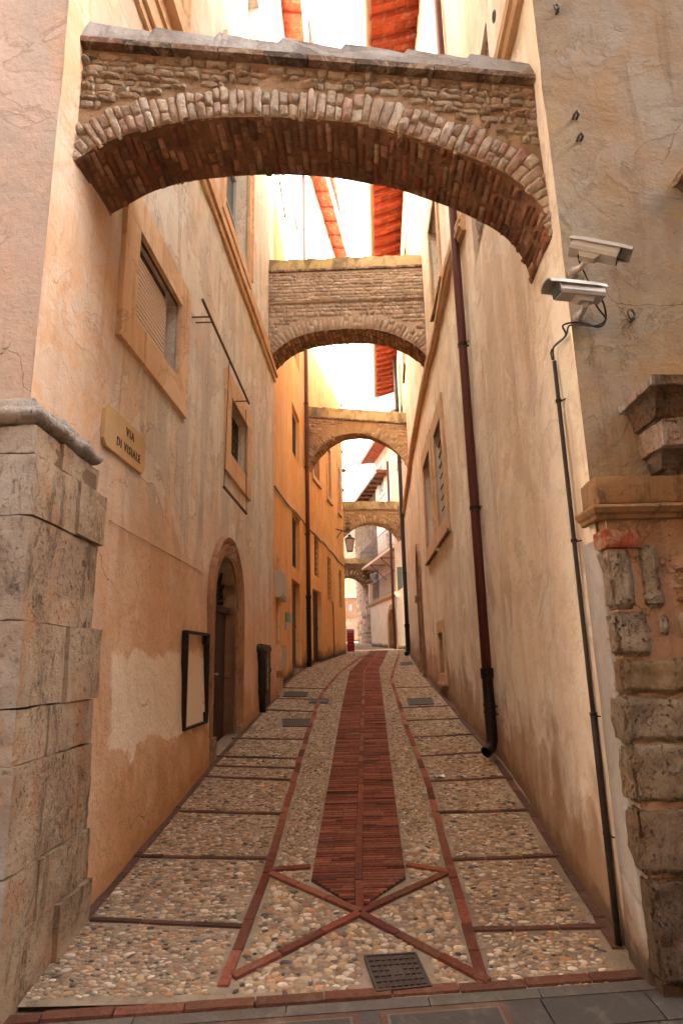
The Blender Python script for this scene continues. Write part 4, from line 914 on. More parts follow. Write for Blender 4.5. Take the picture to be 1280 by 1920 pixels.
    while t < T:
        w_ = brw*random.uniform(.75, 1.15); t1 = min(t+w_, T)-.003; f = t/T; k = random.uniform(-.1, .14)
        if t1-t > .02:
            a, b = fr(t), fr(t1)
            ia, ib_ = np.interp(t, l, np.arange(N)), np.interp(t1, l, np.arange(N))
            def Q(i_, v): x = np.interp(i_, np.arange(N), fx)*(1-v)+np.interp(i_, np.arange(N), bx)*v; z = np.interp(i_, np.arange(N), fz)*(1-v)+np.interp(i_, np.arange(N), bz)*v; return (*(A+d*x-n*th*v), z)
            v = k
            while v < 1:
                e_ = v+random.choice([.22, .28, .42, .5])
                v0, v1 = max(0, v)+.002, min(1, e_)-.006
                if v1-v0 > .06 and random.random() > .1: ib.pillow([Q(ia, v0), Q(ib_, v0), Q(ib_, v1), Q(ia, v1)], (-a[2]*d[0], -a[2]*d[1], -a[3]), .016*random.uniform(.2, 1.6), jit(random.choice(ic), .3, .1), 3, .6, seed=5)
                v = e_
        t += w_
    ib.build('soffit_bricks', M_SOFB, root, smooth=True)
    # spandrel rubble
    ftop = lambda u: np.interp(u, fx, fz)
    slope = (zr-zl)/L
    def inside(u, v): 
        z = v+slope*u; k = np.argmin((fx-u)**2+((fz-z)*0)**2); dd = np.min(np.hypot(fx-u, fz-z)); return dd > ring*.97 and z > ftop(u) and z < top(u)-coph-.015
    rb = MB(); rubble(rb, lambda u, v: P(u, v+slope*u), 0, L, zl-coph-2.6 if T > 2 else zl-coph-2, zl-coph, nv, rowh, wr[0], wr[1], .02, cols, inside, seed=8, grid=cell); rb.build('spandrel_stones', M_STONE, root, smooth=True)
    if ledge:
        lz0, lz1 = uz(*ledge[0])[1], uz(*ledge[1])[1]; lg = MB(); lt = lambda u: lz0+(lz1-lz0)*u/L
        lg.grid([[P(u, top(u)-coph, .05+.003*noise.noise(Vector((u*5, 0, 0)))), P(u, lt(u)+.02, .05), P(u, lt(u), .045), P(u, lt(u)-.012, 0)] for u in np.linspace(0, L, 40)]); lg.build('ledge_face', mort or M_MORT, root, hattr=True)
        rb = MB(); rubble(rb, lambda u, v: P(u, v+slope*u, .05), 0, L, lz0+.03, zl-coph-.01, nv, rowh*.8, wr[0], wr[1]*1.2, .016, cols, None, seed=9, grid=cell); rb.build('parapet_stones', M_STONE, root, smooth=True)
    # coping: thin tile drip and stepped cement
    tm = MB(); u = 0; tc = [(.20, .11, .07), (.15, .09, .06), (.24, .14, .09), (.11, .075, .055)]
    zc_ = lambda u: top(u)-coph; o1 = over+(.05 if ledge else 0)
    while u < L:
        w_ = random.uniform(.26, .36); e2 = min(u+w_-.006, L); dz = random.uniform(-.004, .004)
        Pq = [P(u, zc_(u)+dz-.0, -th-over), P(e2, zc_(e2)+dz, -th-over), P(e2, zc_(e2)+dz, o1), P(u, zc_(u)+dz, o1)]
        tm.hexa(Pq+[(p[0], p[1], p[2]+.045) for p in Pq], jit(random.choice(tc), .2)); u += w_
    tm.build('tile_drip', M_STONE, root)
    cm = MB(); st = copslope or (coph-.05); us = np.linspace(0, L, 15*stepn+1); rg = []
    for i, u in enumerate(us):
        k = int(u/L*stepn-1e-6); fu = u/L*stepn-k; zz = top(u); stp = .045*(fu-.5)*2*-1 if stepn else 0
        m_ = .012*noise.noise(Vector((u*3, 1, 2)))+.008*noise.noise(Vector((u*11, 4, 2)))
        zt_ = zz-.03+.035*(1-fu)+m_*.6
        if copslope: zt_ = zc_(u)+.046+copslope+.05*(1-fu)+m_
        rg.append([P(u, zc_(u)+.046, o1-.01), P(u, zc_(u)+.06, o1-.012+m_*.5), P(u, zc_(u)+.046+(zt_-zc_(u)-.046)*.5, o1-.05+m_), P(u, zt_, o1-.10), P(u, zt_+.01, -th*.5), P(u, zc_(u)+.046, -th-over+.02)])
    cm.grid(rg); cm.build('coping', cop or M_MOSS, root, hattr=True)
    return root
s1 = WL1.Y(3.66); A1 = np.array(WL1.P(s1, 0)[:2]); B1 = np.array(WR.P(WR.Y(3.80), 0)[:2])
a1f = [(140, 303), (158, 288), (175, 277), (225, 255), (300, 235), (380, 222), (450, 219), (540, 220), (640, 228), (690, 232), (740, 247), (790, 262), (840, 280), (910, 305), (960, 332), (990, 357), (1018, 390), (1031, 445)]
a1b = [(197, 408), (240, 385), (280, 360), (350, 340), (430, 331), (500, 327), (590, 330), (640, 334), (680, 343), (740, 352), (790, 370), (840, 387), (890, 410), (940, 437), (972, 470), (990, 505), (996, 535)]
arch('flying_arch', 'nearest and largest flying arch of rubble and red brick under a grey cement coping', A1, B1, .58, a1f, (155, 72), (1000, 142), ring=.25, brw=.06, coph=.10, bpx=a1b, cell=6, over=.07, cop=M_COP, copslope=.2, stepn=7, rowh=.058, wr=(.05, .17), vcols=[(.60, .45, .34), (.64, .50, .38), (.54, .32, .24), (.68, .55, .44), (.58, .42, .32), (.62, .47, .36), (.66, .56, .46)])
L1e = WL1.P(WL1.Y(11.70), 0); R1e = WR.P(WR.Y(11.35), 0)
a2 = [(501, 676), (507, 668), (521, 654), (542, 638), (574, 626), (605, 620), (652, 616), (699, 617), (730, 624), (761, 637), (786, 652), (799, 666), (802, 676)]
arch('flying_arch', 'second flying arch with a projecting upper band, spanning from the pink house', L1e[:2], R1e[:2], .62, a2, (503, 487), (792, 475), ring=.30, brw=.085, coph=.36, ledge=((503, 572), (794, 560)), cell=4, over=.04, stepn=8, rowh=.085,
     cols=[(.56, .45, .34), (.50, .38, .27), (.60, .50, .39), (.46, .34, .24)], vcols=[(.54, .41, .30), (.58, .46, .35), (.50, .36, .26)], intr_cols=[(.44, .26, .13), (.36, .20, .10), (.5, .32, .18)], mort=plaster('arch_mortar_brown', (.52, .40, .30), (.47, .34, .24), (.34, .24, .16), 20, .5, 0, b=1.2, damph=.01))
L2e = WL2.P(WL2.Y(19.3), 0); R2e = WR.P(WR.Y(18.4), 0)
a3 = [(573, 878), (583, 860), (596, 844), (614, 827), (636, 816), (661, 812), (683, 813), (705, 821), (727, 833), (746, 849), (758, 866), (766, 885)]
M3 = plaster('arch_mortar_ochre', (.46, .30, .15), (.40, .24, .11), (.3, .18, .09), 21, .5, 0, b=1.2, damph=.01); C3 = [(.46, .30, .16), (.40, .24, .12), (.52, .36, .21), (.36, .21, .11)]
arch('flying_arch', 'third flying arch of ochre rubble standing between brown drainpipe and right wall', L2e[:2], R2e[:2], .55, a3, (573, 760), (766, 771), ring=.36, brw=.10, coph=.42, cell=3, over=.05, stepn=6, rowh=.10, wr=(.1, .28), cols=C3, vcols=C3, intr_cols=C3, mort=M3, inmort=M3)
L4e = (.12, 26.45); R4e = WR.P(WR.Y(27.0), 0)
a4 = [(645, 1007), (655.5, 997), (663, 990), (679, 982), (696, 979), (712.5, 981), (726.6, 985), (740.6, 994), (750.5, 1005), (753, 1012)]
arch('flying_arch', 'fourth flying arch with mossy flat coping behind the hanging lantern', L4e, R4e[:2], .6, a4, (645, 939), (750, 939), ring=.42, brw=.13, coph=.42, cell=3, over=.05, stepn=4, rowh=.12, wr=(.14, .35), cols=C3, vcols=C3, intr_cols=C3, mort=M3, inmort=M3)
# ------------------------------------------------------------------ far end of the lane
def plane_w(a, b): return Wall([a, b], -1)
PA0 = at(746, 1217, 28.5)[:2]; dA = np.array([-math.sin(math.radians(10)), math.cos(math.radians(10))]); 
def hitpx(px, py, p, d):
    r = ray(px, py); # p + t d = r*Y
    Y = (p[0]*d[1]-p[1]*d[0])/(r[0]*d[1]-r[1]*d[0]); return np.array([r[0]*Y, Y])
PA1 = hitpx(696, 1200, PA0, dA); WA = Wall([PA0, PA1], -1); nA = np.array([-dA[1], dA[0]])
WB_ = thing('white_building', (*((PA0+PA1)/2), gz(30)), 'bright white plastered house with two balconies and an arched door where the lane bends', 'building')
ztr = WA.S(694, 1131)[1]
da = rectS(WA, [(729.5, 1180), (740.5, 1140), (740, 1210)]); da = (da[0], da[1], 2.5, da[3])
mb = wall_mesh(WA, 1.8, ztr, [da+(.25,)], seed=31, amp=.008); mb.build('wall', M_W, WB_, hattr=True)
T0 = PA0-nA*.9; T0 = np.array([2.27+.9, 28.5]); T0 = PA0+np.array([dA[1], -dA[0]])*.9
WT = Wall([T0, hitpx(703, 900, T0, dA)], -1); ztop = WT.S(702, 866)[1]
wt_ = rectS(WT, [(709.5, 879), (718.8, 876), (711, 928), (720, 922)]); wt2 = rectS(WT, [(725, 1000), (734, 995), (725, 1040), (734, 1030)])
mb = wall_mesh(WT, 1.8, ztop, [wt_+(.08,), wt2+(.08,)], seed=33, amp=.008, cell=.4); M_TW = plaster('plaster_blush', (.78, .62, .50), (.76, .58, .45), (.68, .5, .38), 22, .3, .1, b=.6); mb.build('tower_wall', M_TW, WB_, hattr=True)
s_ = MB(); q = WT.P(WT.L[-1], 0); q0 = WA.P(WA.L[-1], 0)
s_.add([(q[0], q[1], 1.8), (q[0]+4, q[1]+1.5, 1.8), (q[0]+4, q[1]+1.5, ztop), (q[0], q[1], ztop)], [(0, 1, 2, 3)])
s_.add([(q0[0], q0[1], 1.8), (q0[0]+3, q0[1]+.6, 1.8), (q0[0]+3, q0[1]+.6, ztr), (q0[0], q0[1], ztr)], [(0, 1, 2, 3)])
s_.add([(*WA.P(0, ztr)[:2], ztr), (q0[0], q0[1], ztr), (q0[0]+2, q0[1], ztr), (*(PA0+[2.5, .5]), ztr)], [(0, 1, 2, 3)])
s_.add([(*T0, 1.8), (*(T0+[4, 0]), 1.8), (*(T0+[4, 0]), ztop), (*T0, ztop)], [(0, 1, 2, 3)]); s_.build('return_wall', M_TW, WB_, hattr=True)
WE = Wall([PA0+[.02, .02], PA0+[1.6, .0]], -1)
mb = wall_mesh(WE, 1.8, 11.6, [], seed=35, amp=.006, cell=.4); mb.build('side_wall', M_W, WB_, hattr=True)
s_ = MB(); s_.wbox(WA, da[0]-.01, da[1]+.01, 2.3, da[3]+.02, -.28, -.22); d_ = s_.build('door', simple('brown_door', (.20, .07, .035), .6, 0, .5), WB_)
s_ = MB(); c1 = (da[0]+da[1])/2; h1 = (da[1]-da[0])/2; sp1 = da[3]-h1; ar3 = [(c1-h1*math.cos(a), sp1+h1*math.sin(a)) for a in np.linspace(0, math.pi, 13)]
sweep(s_, WA, [(da[0], 2.4), (da[0], 3.2)]+ar3+[(da[1], 3.2), (da[1], 2.4)], [(0, -.2), (0, .03), (.22, .04), (.24, 0)])
for a, b in zip(ar3, ar3[1:]): s_.add([WA.P(a[0], a[1], .004), WA.P(b[0], b[1], .004), WA.P(b[0], da[3]+.01, .004), WA.P(a[0], da[3]+.01, .004)], [(0, 1, 2, 3)])
s_.build('door_surround', M_TRIMR, WB_)
win(WT, wt_, WB_, M_W, M_GREYSH, .16, .07, 'tall window with closed grey shutters'); win(WT, wt2, WB_, M_W, M_GREYSH, .05, .07)
s_ = MB(); s_.wbox(WA, -.1, WA.L[-1]+.06, ztr-.12, ztr+.02, -.1, .08); s_.wbox(WA, -.1, WA.L[-1], ztr-.22, ztr-.122, -.1, .03); s_.build('terrace_ledge', M_TRIMR, WB_)
def balcony(w, s0, s1, z, o0, o1, h, nm, slab=True, struts=0):
    s_ = MB()
    if slab: s_.wbox(w, s0, s1, z-.12, z, -.02, o1, (.7, .6, .5)); 
    else: s_.wbox(w, s0, s1, z-.02, z, o0, o1)
    b_ = s_.build(nm, M_TW, WB_)
    s_ = MB(); s_.tube([w.P(s0+.02, z+h, o1-.04), w.P(s1-.02, z+h, o1-.04)], .02, 6); s_.tube([w.P(s0+.02, z+.08, o1-.04), w.P(s1-.02, z+.08, o1-.04)], .015, 6); s_.tube([w.P(s1-.02, z+h, o1-.04), w.P(s1-.02, z+h, .0)], .02, 6)
    n = int((s1-s0)/.12)
    for i in range(n+1): s = s0+.02+(s1-s0-.04)*i/n; s_.tube([w.P(s, z, o1-.04), w.P(s, z+h, o1-.04)], .008, 4)
    for i in range(6): s_.tube([w.P(s1-.02, z, o1-.04-i*(o1-.04)/6), w.P(s1-.02, z+h, o1-.04-i*(o1-.04)/6)], .008, 4)
    s_.build('railing', M_CAMD, b_)
    for i in range(struts):
        s = s0+.3+(s1-s0-.6)*i/max(1, struts-1); r1 = MB(); r1.tube([w.P(s, z-.14, o1-.05), w.P(s, z-.95, 0)], .02, 6); r1.tube([w.P(s, z-.14, o1-.05), w.P(s, z-.14, 0)], .02, 6); r1.build('strut', M_BOOT, b_)
zb = WT.S(737, 1022)[1]-.1
zb = V(736, 1023, PA0, PA1)[2]
balcony(WT, .1, WT.L[-1]+.9, zb, 0, .92, 1.0, 'balcony', struts=4)
balcony(WA, 0, WA.L[-1]-.02, ztr+.02, -.3, .06, .95, 'terrace', slab=False)
s_ = MB(); s_.wbox(WA, WA.L[-1]-.1, WA.L[-1]+.05, ztr+.021, ztr+1.02, -.12, .05); s_.build('terrace_post', M_W, WB_)
s_ = MB(); cr = rectS(WE, [(749, 1065), (756, 1063), (750, 1115), (757, 1113)]); s_.wbox(WE, cr[0]-.1, cr[0]+.12, cr[2], cr[3], .0, .05); s_.wbox(WE, cr[0]+.13, cr[0]+.34, cr[2], cr[3], .0, .05); s_.build('green_shutter', M_GREEN, WB_)
# tower eave
s_ = MB()
n = int((WT.L[-1]+1)/.3)
for i in range(n):
    for j in range(5):
        a, b = -.5+i*.3, -.5+i*.3+.28; f0, f1 = j*.16, j*.16+.14; s_.wbox(WT, a, b, ztop-.02*j, ztop-.02*j+.05, f0-.05, f1, jit((.42, .10, .05), .25))
s_.build('eave_tiles', M_SOFF, WB_)
s_ = MB(); s_.wbox(WT, -.5, WT.L[-1]+.5, ztop+.06, ztop+.2, -3, .82, (.3, .14, .08)); s_.build('roof', M_TILE, WB_)
s_ = MB(); s_.tube([WT.P(-.5, ztop-.08, .88), WT.P(WT.L[-1]+.5, ztop-.08, .88)], .08, 8); s_.build('gutter', M_METAL, WB_)
# brown stone building behind
B0, B1 = at(736, 1100, 32.9)[:2], at(668, 1100, 43)[:2]; WBn = Wall([B0, B1], -1); 
BB = thing('stone_building', (*((B0+B1)/2), gz(38)), 'dark brown rubble stone house with overhanging eave behind the white house', 'building')
ztb = WBn.S(700, 925)[1]
mb = wall_mesh(WBn, 2, ztb, [(3.2, 4.6, 2.0, 5.4, .4), (2.4, 3.2, 9.5, 11.4, .2), (5, 5.9, 9.6, 11.6, .2)], seed=41, amp=.03, cell=.3)
MBR = plaster('dark_rubble', (.13, .075, .045), (.09, .052, .032), (.17, .105, .065), 23, .9, 0, b=2.4, fleck=(.10, .06, .04), damph=.4); mb.build('wall', MBR, BB, hattr=True)
s_ = MB(); s_.wbox(WBn, 3.1, 4.7, 2, 5.5, -.45, -.38); s_.build('doorway', M_DARK, BB)
for (s0, z0) in ((2.4, 9.5), (5, 9.6)): s_ = MB(); s_.wbox(WBn, s0-.02, s0+.95, z0-.02, z0+2, -.22, -.17); s_.build('window', M_DARK, BB)
s_ = MB(); rubble(s_, lambda u, v: WBn.P(u, v, .01), 0, WBn.L[-1], 2.2, ztb-.2, np.array(WBn.P(1, 0, 1))-np.array(WBn.P(1, 0, 0)), rowh=.26, wmin=.2, wmax=.6, t=.04, cols=[(.15, .085, .05), (.11, .065, .04), (.20, .12, .075), (.08, .05, .03)], grid=2); s_.build('wall_stones', M_SOFB, BB)
s_ = MB(); s_.wbox(WBn, -.5, WBn.L[-1]+.5, ztb, ztb+.16, -3, .75, (.20, .07, .04)); s_.build('roof', M_TILE, BB)
n = 12
for i in range(n): r1 = MB(); s = -.3+i*(WBn.L[-1]+.6)/n; r1.wbox(WBn, s, s+.1, ztb-.12, ztb-.002, -.1, .68, (.12, .05, .03)); r1.build('rafter', M_SOFF, BB)
s_ = MB(); s_.tube([WBn.P(-.5, ztb+.0, .80), WBn.P(WBn.L[-1]+.5, ztb, .80)], .07, 8); s_.build('gutter', M_METAL, BB)
# ochre house closing the view
CB = thing('ochre_house', (0.6, 50, gz(48)), 'ochre and cream house glimpsed through the farthest arch at the bend', 'building')
WC = Wall([at(590, 1100, 48)[:2], at(684, 1100, 48)[:2]], 1); ztc = WC.S(660, 962)[1]; zmc = WC.S(660, 1118)[1]
wq = rectS(WC, [(652, 1131), (659, 1131), (652, 1147), (659, 1147)])
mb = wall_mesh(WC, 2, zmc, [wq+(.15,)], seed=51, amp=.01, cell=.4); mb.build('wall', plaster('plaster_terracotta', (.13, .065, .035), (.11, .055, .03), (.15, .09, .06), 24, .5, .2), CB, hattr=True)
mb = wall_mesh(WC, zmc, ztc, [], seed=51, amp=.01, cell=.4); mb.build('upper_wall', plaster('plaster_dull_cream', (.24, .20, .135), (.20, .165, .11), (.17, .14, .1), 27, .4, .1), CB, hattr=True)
s_ = MB(); s_.wbox(WC, wq[0]-.02, wq[1]+.02, wq[2]-.02, wq[3]+.02, -.17, -.12); s_.build('window', simple('pale_glass', (.22, .23, .225), .3), CB)
s_ = MB(); s_.wbox(WC, 0, WC.L[-1], zmc-.1, zmc+.1, -.01, .12); s_.build('string_course', M_TRIM, CB)
s_ = MB(); s_.wbox(WC, 1, 5.2, 2, WC.S(660, 1160)[1], .02, .06); s_.build('stained_panel', plaster('panel_plaster', (.20, .15, .11), (.14, .10, .07), (.1, .07, .05), 25, .8, 0), CB, hattr=True)
L5 = at(640, 1080, 35.5)[:2]; R5 = at(700, 1080, 35.8)[:2]
C5 = [(.30, .16, .10), (.36, .20, .13), (.26, .13, .08), (.42, .27, .18)]
arch('flying_arch', 'fifth and farthest arch of dark reddish rubble seen below the fourth arch', L5, R5, .8, [(640, 1085), (648, 1082), (659, 1080), (667.5, 1083), (676, 1088), (684, 1095), (689, 1104), (691, 1112)], (646, 1046), (692, 1046), ring=.45, brw=.16, coph=.35, cell=2, over=.05, stepn=3, rowh=.18, wr=(.2, .5), cols=C5, vcols=C5, intr_cols=C5, mort=MBR, inmort=MBR)

# ------------------------------------------------------------------ drainpipes
def pipe(w, y, z0, z1, r, off, name, label, mat, boot=None, clips=(), outlet=False, top=None, grp='drainpipes on the house walls'):
    s = w.Y(y); root = thing(name, w.P(s, z0, off), label, 'drainpipe', grp)
    m_ = MB(); zb = boot or z0; pts = [w.P(s, z, off) for z in np.linspace(zb, z1, 8)]
    if top: pts += [w.P(s+top*.25, z1+.18, off+.1), w.P(s+top*.6, z1+.45, off+.45), w.P(s+top, z1+.6, off+.5)]
    m_.tube(pts, r, 14); o = m_.build('pipe', mat, root, smooth=True)
    z = zb+1.9
    while z < z1-.2:
        c_ = MB(); c_.tube([w.P(s, z, off), w.P(s, z+.05, off)], r*1.12, 14); c_.tube([w.P(s, z+.02, off-r), w.P(s, z+.02, 0)], .012, 6); c_.tube([w.P(s-.0, z+.02, off), w.P(s-r*2.2, z+.02, off*.3)], .009, 5); c_.build('pipe_clip', M_BOOT, root, smooth=False); z += 2.15
    if boot:
        b_ = MB(); ps = [w.P(s, boot+.06, off), w.P(s, boot-.05, off)]+[w.P(s, z, off) for z in np.linspace(boot-.06, z0+.17, 5)]
        rs = [r*1.35, r*1.3]+[r*1.12]*5
        if outlet: ps += [w.P(s-.01, z0+.09, off+.02), w.P(s-.07, z0+.05, off+.09)]; rs += [r*1.14, r*1.14]
        else: ps += [w.P(s, z0, off)]; rs += [r*1.1]
        b_.tube(ps, rs, 14, cap=not outlet); b_.build('iron_boot', M_BOOT, root, smooth=True)
        for z in (boot-.35, z0+.45):
            if z > z0+.2: c_ = MB(); c_.tube([w.P(s, z, off), w.P(s, z+.03, off)], r*1.25, 14); c_.tube([w.P(s, z, off), w.P(s-r*2.6, z, off*.3)], .009, 5); c_.build('pipe_clip', M_BOOT, root)
    return root
pipe(WR, 7.36, gz(7.3)+.06, 14.0, .056, .08, 'drainpipe', 'thick red-brown drainpipe with black iron foot on the right wall', M_PIPE, boot=V(918, 1262, *WR.p[1:3])[2], outlet=True)
pipe(WR, 23.2, gz(23.2)+.02, 13.9, .075, .11, 'drainpipe', 'dark drainpipe at the far end of the right wall beside the fourth arch', M_PIPE2, boot=3.3, outlet=True)
pipe(WL2, 19.0, gz(19)+.0, 19.2, .065, .10, 'drainpipe', 'dark red drainpipe running down the orange house beside the third arch', M_PIPE, boot=4.0, top=1.2)
def vthing(name, loc, label, cat, group=None): return thing(name, loc, label, cat, group)
m_ = MB(); pw = WA.P(.12, 0, .1); m_.tube([(pw[0], pw[1], 2.3), (pw[0], pw[1], 11.3)], .06, 10); o = m_.build('drainpipe', M_PIPE, None, smooth=True); tag(o, 'red-brown drainpipe on the corner of the white house beside its balconies', 'drainpipe', 'drainpipes on the house walls')
# thin conduit at the near right corner with the camera cables
s = WR.Y(3.93); cd = thing('cable_conduit', WR.P(s, .5, .03), 'thin brown conduit climbing the right wall next to the stone corner', 'conduit')
m_ = MB(); m_.tube([WR.P(s, z, .028) for z in np.linspace(1.75, 4.05, 8)], .014, 10); m_.build('conduit_tube', M_PIPE2, cd, smooth=True)
m_ = MB(); m_.tube([WR.P(s, z, .028) for z in np.linspace(.50, 1.75, 5)], .019, 10); m_.build('lower_sleeve', M_BOOT, cd, smooth=True)
for z in (1.1, 1.75, 2.8, 3.75): m_ = MB(); m_.tube([WR.P(s, z, .028), WR.P(s, z+.02, .028)], .021, 10); m_.tube([WR.P(s, z, .03), WR.P(s-.06, z, .0)], .005, 5); m_.build('clip', M_BOOT, cd)

# ------------------------------------------------------------------ things on the left house
def onw(px, py, w, off, i=0):
    a, b = w.p[i], w.p[i+1]; d = (b-a)/np.hypot(*(b-a)); n = np.array([d[1], -d[0]])*w.side; return V(px, py, a+n*off, b+n*off)
# street name plaque
a = WL1.S(197, 754); b = WL1.S(270, 824); c = WL1.S(190, 831); d2 = WL1.S(265, 891); s0, s1, z0, z1 = min(a[0], c[0]), max(b[0], d2[0]), (c[1]+d2[1])/2, (a[1]+b[1])/2
st = thing('street_sign', WL1.P((s0+s1)/2, z0, 0), 'ochre stone street plaque lettered VIA DI VISIALE on the pink plaster', 'street sign')
cx = .05; outl = [(s0+cx, z0), (s1-cx, z0), (s1, z0+cx), (s1, z1-cx), (s1-cx, z1), (s0+cx, z1), (s0, z1-cx), (s0, z0+cx)]
m_ = MB(); m_.add([WL1.P(x, z, .020) for x, z in outl]+[WL1.P(x, z, -.01) for x, z in outl], [tuple(range(8))]+[(i, (i+1) % 8, (i+1) % 8+8, i+8) for i in range(8)]); m_.build('plaque', M_SIGN, st)
def text(tx, w, sc_, zc_, size, off, par, sx=1.):
    cu = bpy.data.curves.new('txt', 'FONT'); cu.body = tx; cu.size = size; cu.align_x = 'CENTER'; cu.extrude = .002; cu.space_character = 1.28; cu.resolution_u = 3
    to = bpy.data.objects.new('txt', cu); COL.objects.link(to); dg = bpy.context.evaluated_depsgraph_get(); me = bpy.data.meshes.new_from_object(to.evaluated_get(dg)); bpy.data.objects.remove(to)
    # letters run along the wall in reading direction (away from the corner)
    m_ = MB(); m_.add([w.P(sc_+v.co.x*sx, zc_+v.co.y, off+v.co.z) for v in me.vertices], [tuple(p.vertices) for p in me.polygons]); bpy.data.meshes.remove(me); return m_.build('lettering', M_INK, par)
zt_ = (z1+z0)/2; sm_ = (s0+s1)/2
text('VIA', WL1, sm_+.06, zt_+.04, .105, .023, st, .88); text('DI VISIALE', WL1, sm_+.05, zt_-.095, .10, .023, st, .86)
# empty notice frame
r4 = [(338, 1180), (380, 1190), (332, 1368), (377, 1358)]; q = [WL1.S(*p) for p in r4]; s0, s1, z0, z1 = 0, 0, 0, 0
s0 = (q[0][0]+q[2][0])/2; s1 = (q[1][0]+q[3][0])/2; z1 = (q[0][1]+q[1][1])/2; z0 = (q[2][1]+q[3][1])/2
nb = thing('notice_frame', WL1.P((s0+s1)/2, z0, 0), 'empty dark metal notice frame fixed over the pale repainted patch', 'notice board')
m_ = MB(); t5 = .026
m_.wbox(WL1, s0, s0+t5, z0, z1, .02, .085); m_.wbox(WL1, s1-t5, s1, z0, z1, .02, .085); m_.wbox(WL1, s0+t5, s1-t5, z0, z0+t5, .02, .083); m_.wbox(WL1, s0+t5, s1-t5, z1-t5, z1, .02, .083); m_.build('frame', M_BOOT, nb)
for za, zb3 in ((z0+t5+.001, z0+.12), (z1-.12, z1-t5-.001)): m_ = MB(); m_.wbox(WL1, s1-.09, s1-t5-.001, za, zb3, .02, .075); m_.build('corner_bracket', M_BOOT, nb)
# hanging banner rods
br = thing('banner_rod', onw(425, 660, WL1, .2), 'rusty iron rod with cords and a lower bar hanging before the leaded window', 'banner rod')
m_ = MB(); R1_ = [onw(380, 562, WL1, .22), onw(467, 757, WL1, .22)]; m_.tube(R1_, .016, 8); m_.build('upper_rod', simple('rusty_rod', (.16, .075, .04), .7), br)
m_ = MB(); m_.tube([onw(420, 913, WL1, .2), onw(462, 963, WL1, .2)], .018, 8); m_.build('lower_bar', bpy.data.materials['rusty_rod'], br)
for p, q in (((430, 673), (420, 913)), ((461, 768), (462, 962))): m_ = MB(); m_.tube([onw(*p, WL1, .21), onw(*q, WL1, .2)], .0055, 5); m_.build('cord', M_CABLE, br)
for p in ((395, 594), (401, 604), (463, 752)):
    m_ = MB(); a = onw(*p, WL1, .22); s = WL1.Y(a[1]); m_.tube([a, WL1.P(s, a[2], -.01)], .01, 6); m_.build('bracket', bpy.data.materials['rusty_rod'], br)
# black flue beside the hatch
fl = thing('flue_pipe', WL1.P(WL1.Y(10.55), gz(10.5), .1), 'black iron flue pipe standing beside the wooden hatch', 'pipe')
s = WL1.Y(10.5); zt_ = 2.33; m_ = MB(); m_.tube([WL1.P(s, zt_, .0), WL1.P(s, zt_, .06), WL1.P(s, zt_-.02, .1), WL1.P(s, zt_-.08, .12)]+[WL1.P(s, z, .12) for z in (2.0, 1.6, gz(10.5))], .058, 14); m_.build('pipe', M_BOOT, fl, smooth=True)
for z in (1.62, zt_-.1): m_ = MB(); m_.tube([WL1.P(s, z, .12), WL1.P(s, z+.07, .12)], .072, 14); m_.build('collar', M_BOOT, fl)

# ------------------------------------------------------------------ things on the orange house
cb = thing('meter_cabinet', WL2.P(.5, 3.45, .1), 'pale metal utility cabinet high on the orange wall beside the pink house', 'cabinet')
xo = at(527, 1090, 12.62)[0]; of = xo-(-1.385)
c0 = (at(520, 1068, 12.62)[2]); c1 = at(520, 1119, 12.62)[2]
m_ = MB(); m_.wbox(WL2, .22, 1.45, c1, c0, -.01, max(of, .12)); m_.build('case', simple('cabinet_paint', (.50, .42, .33), .5, 0, .3), cb)
m_ = MB(); m_.wbox(WL2, .30, 1.37, c1+.05, c0-.05, max(of, .12)+.0, max(of, .12)+.012); m_.build('cabinet_door', bpy.data.materials['cabinet_paint'], cb)
m_ = MB(); m_.tube([WL2.P(.5, z, .05) for z in (2.45, c1)], .035, 10); m_.tube([WL2.P(.5, z, .05) for z in (c0, c0+.35)], .035, 10); m_.build('conduit', M_TRIM, cb)
mc = thing('gas_meter_box', WL2.P(.6, 1.5, .1), 'cream wooden meter box low on the orange wall under the cabinet', 'meter box')
m_ = MB(); m_.wbox(WL2, .2, 1.2, 1.95, 2.45, -.01, .14); m_.build('case', M_TRIM, mc)
m_ = MB(); m_.wbox(WL2, .25, .68, 2.0, 2.4, .14, .155); m_.wbox(WL2, .72, 1.15, 2.0, 2.4, .14, .155); m_.build('cabinet_door', bpy.data.materials['cabinet_paint'], mc)
m_ = MB(); m_.wbox(WL2, .2, .9, 1.25, 1.8, -.01, .10); m_.build('lower_case', M_TRIM, mc)
for i, (x0, x1, y0, y1, cc, lb) in enumerate(((534.5, 538.5, 1148, 1165, (.10, .26, .08), 'small green plate left of the first orange-wall door'), (540, 544, 1149, 1166, (.22, .30, .27), 'small grey-green plate nearest the first orange-wall door'))):
    r = rectS(WL2, [(x0, y0), (x1, y0+2), (x0, y1), (x1, y1)]); m_ = MB(); m_.wbox(WL2, *r, -.005, .02); o = m_.build('wall_plate', simple('plate_%d' % i, cc, .5), None); tag(o, lb, 'sign')
r = rectS(WL2, [(534.5, 1167), (537.5, 1181)]); m_ = MB(); m_.wbox(WL2, r[0], r[0]+.22, r[2], r[3], -.005, .05); o = m_.build('door_intercom', M_METAL, None); tag(o, 'small grey intercom below the green plates', 'intercom')
cab = MB(); P_ = [(512, 912), (525, 929), (540, 948), (552, 960), (565, 975), (573, 987), (582, 996), (590, 1003), (598, 1014), (606, 1017), (613, 1028), (622, 1036), (632, 1050), (645, 1064)]
pts = []
for p in P_:
    h = WL2.S(*p); pts.append(WL2.P(h[0], h[1]+random.uniform(-.02, .02), .03))
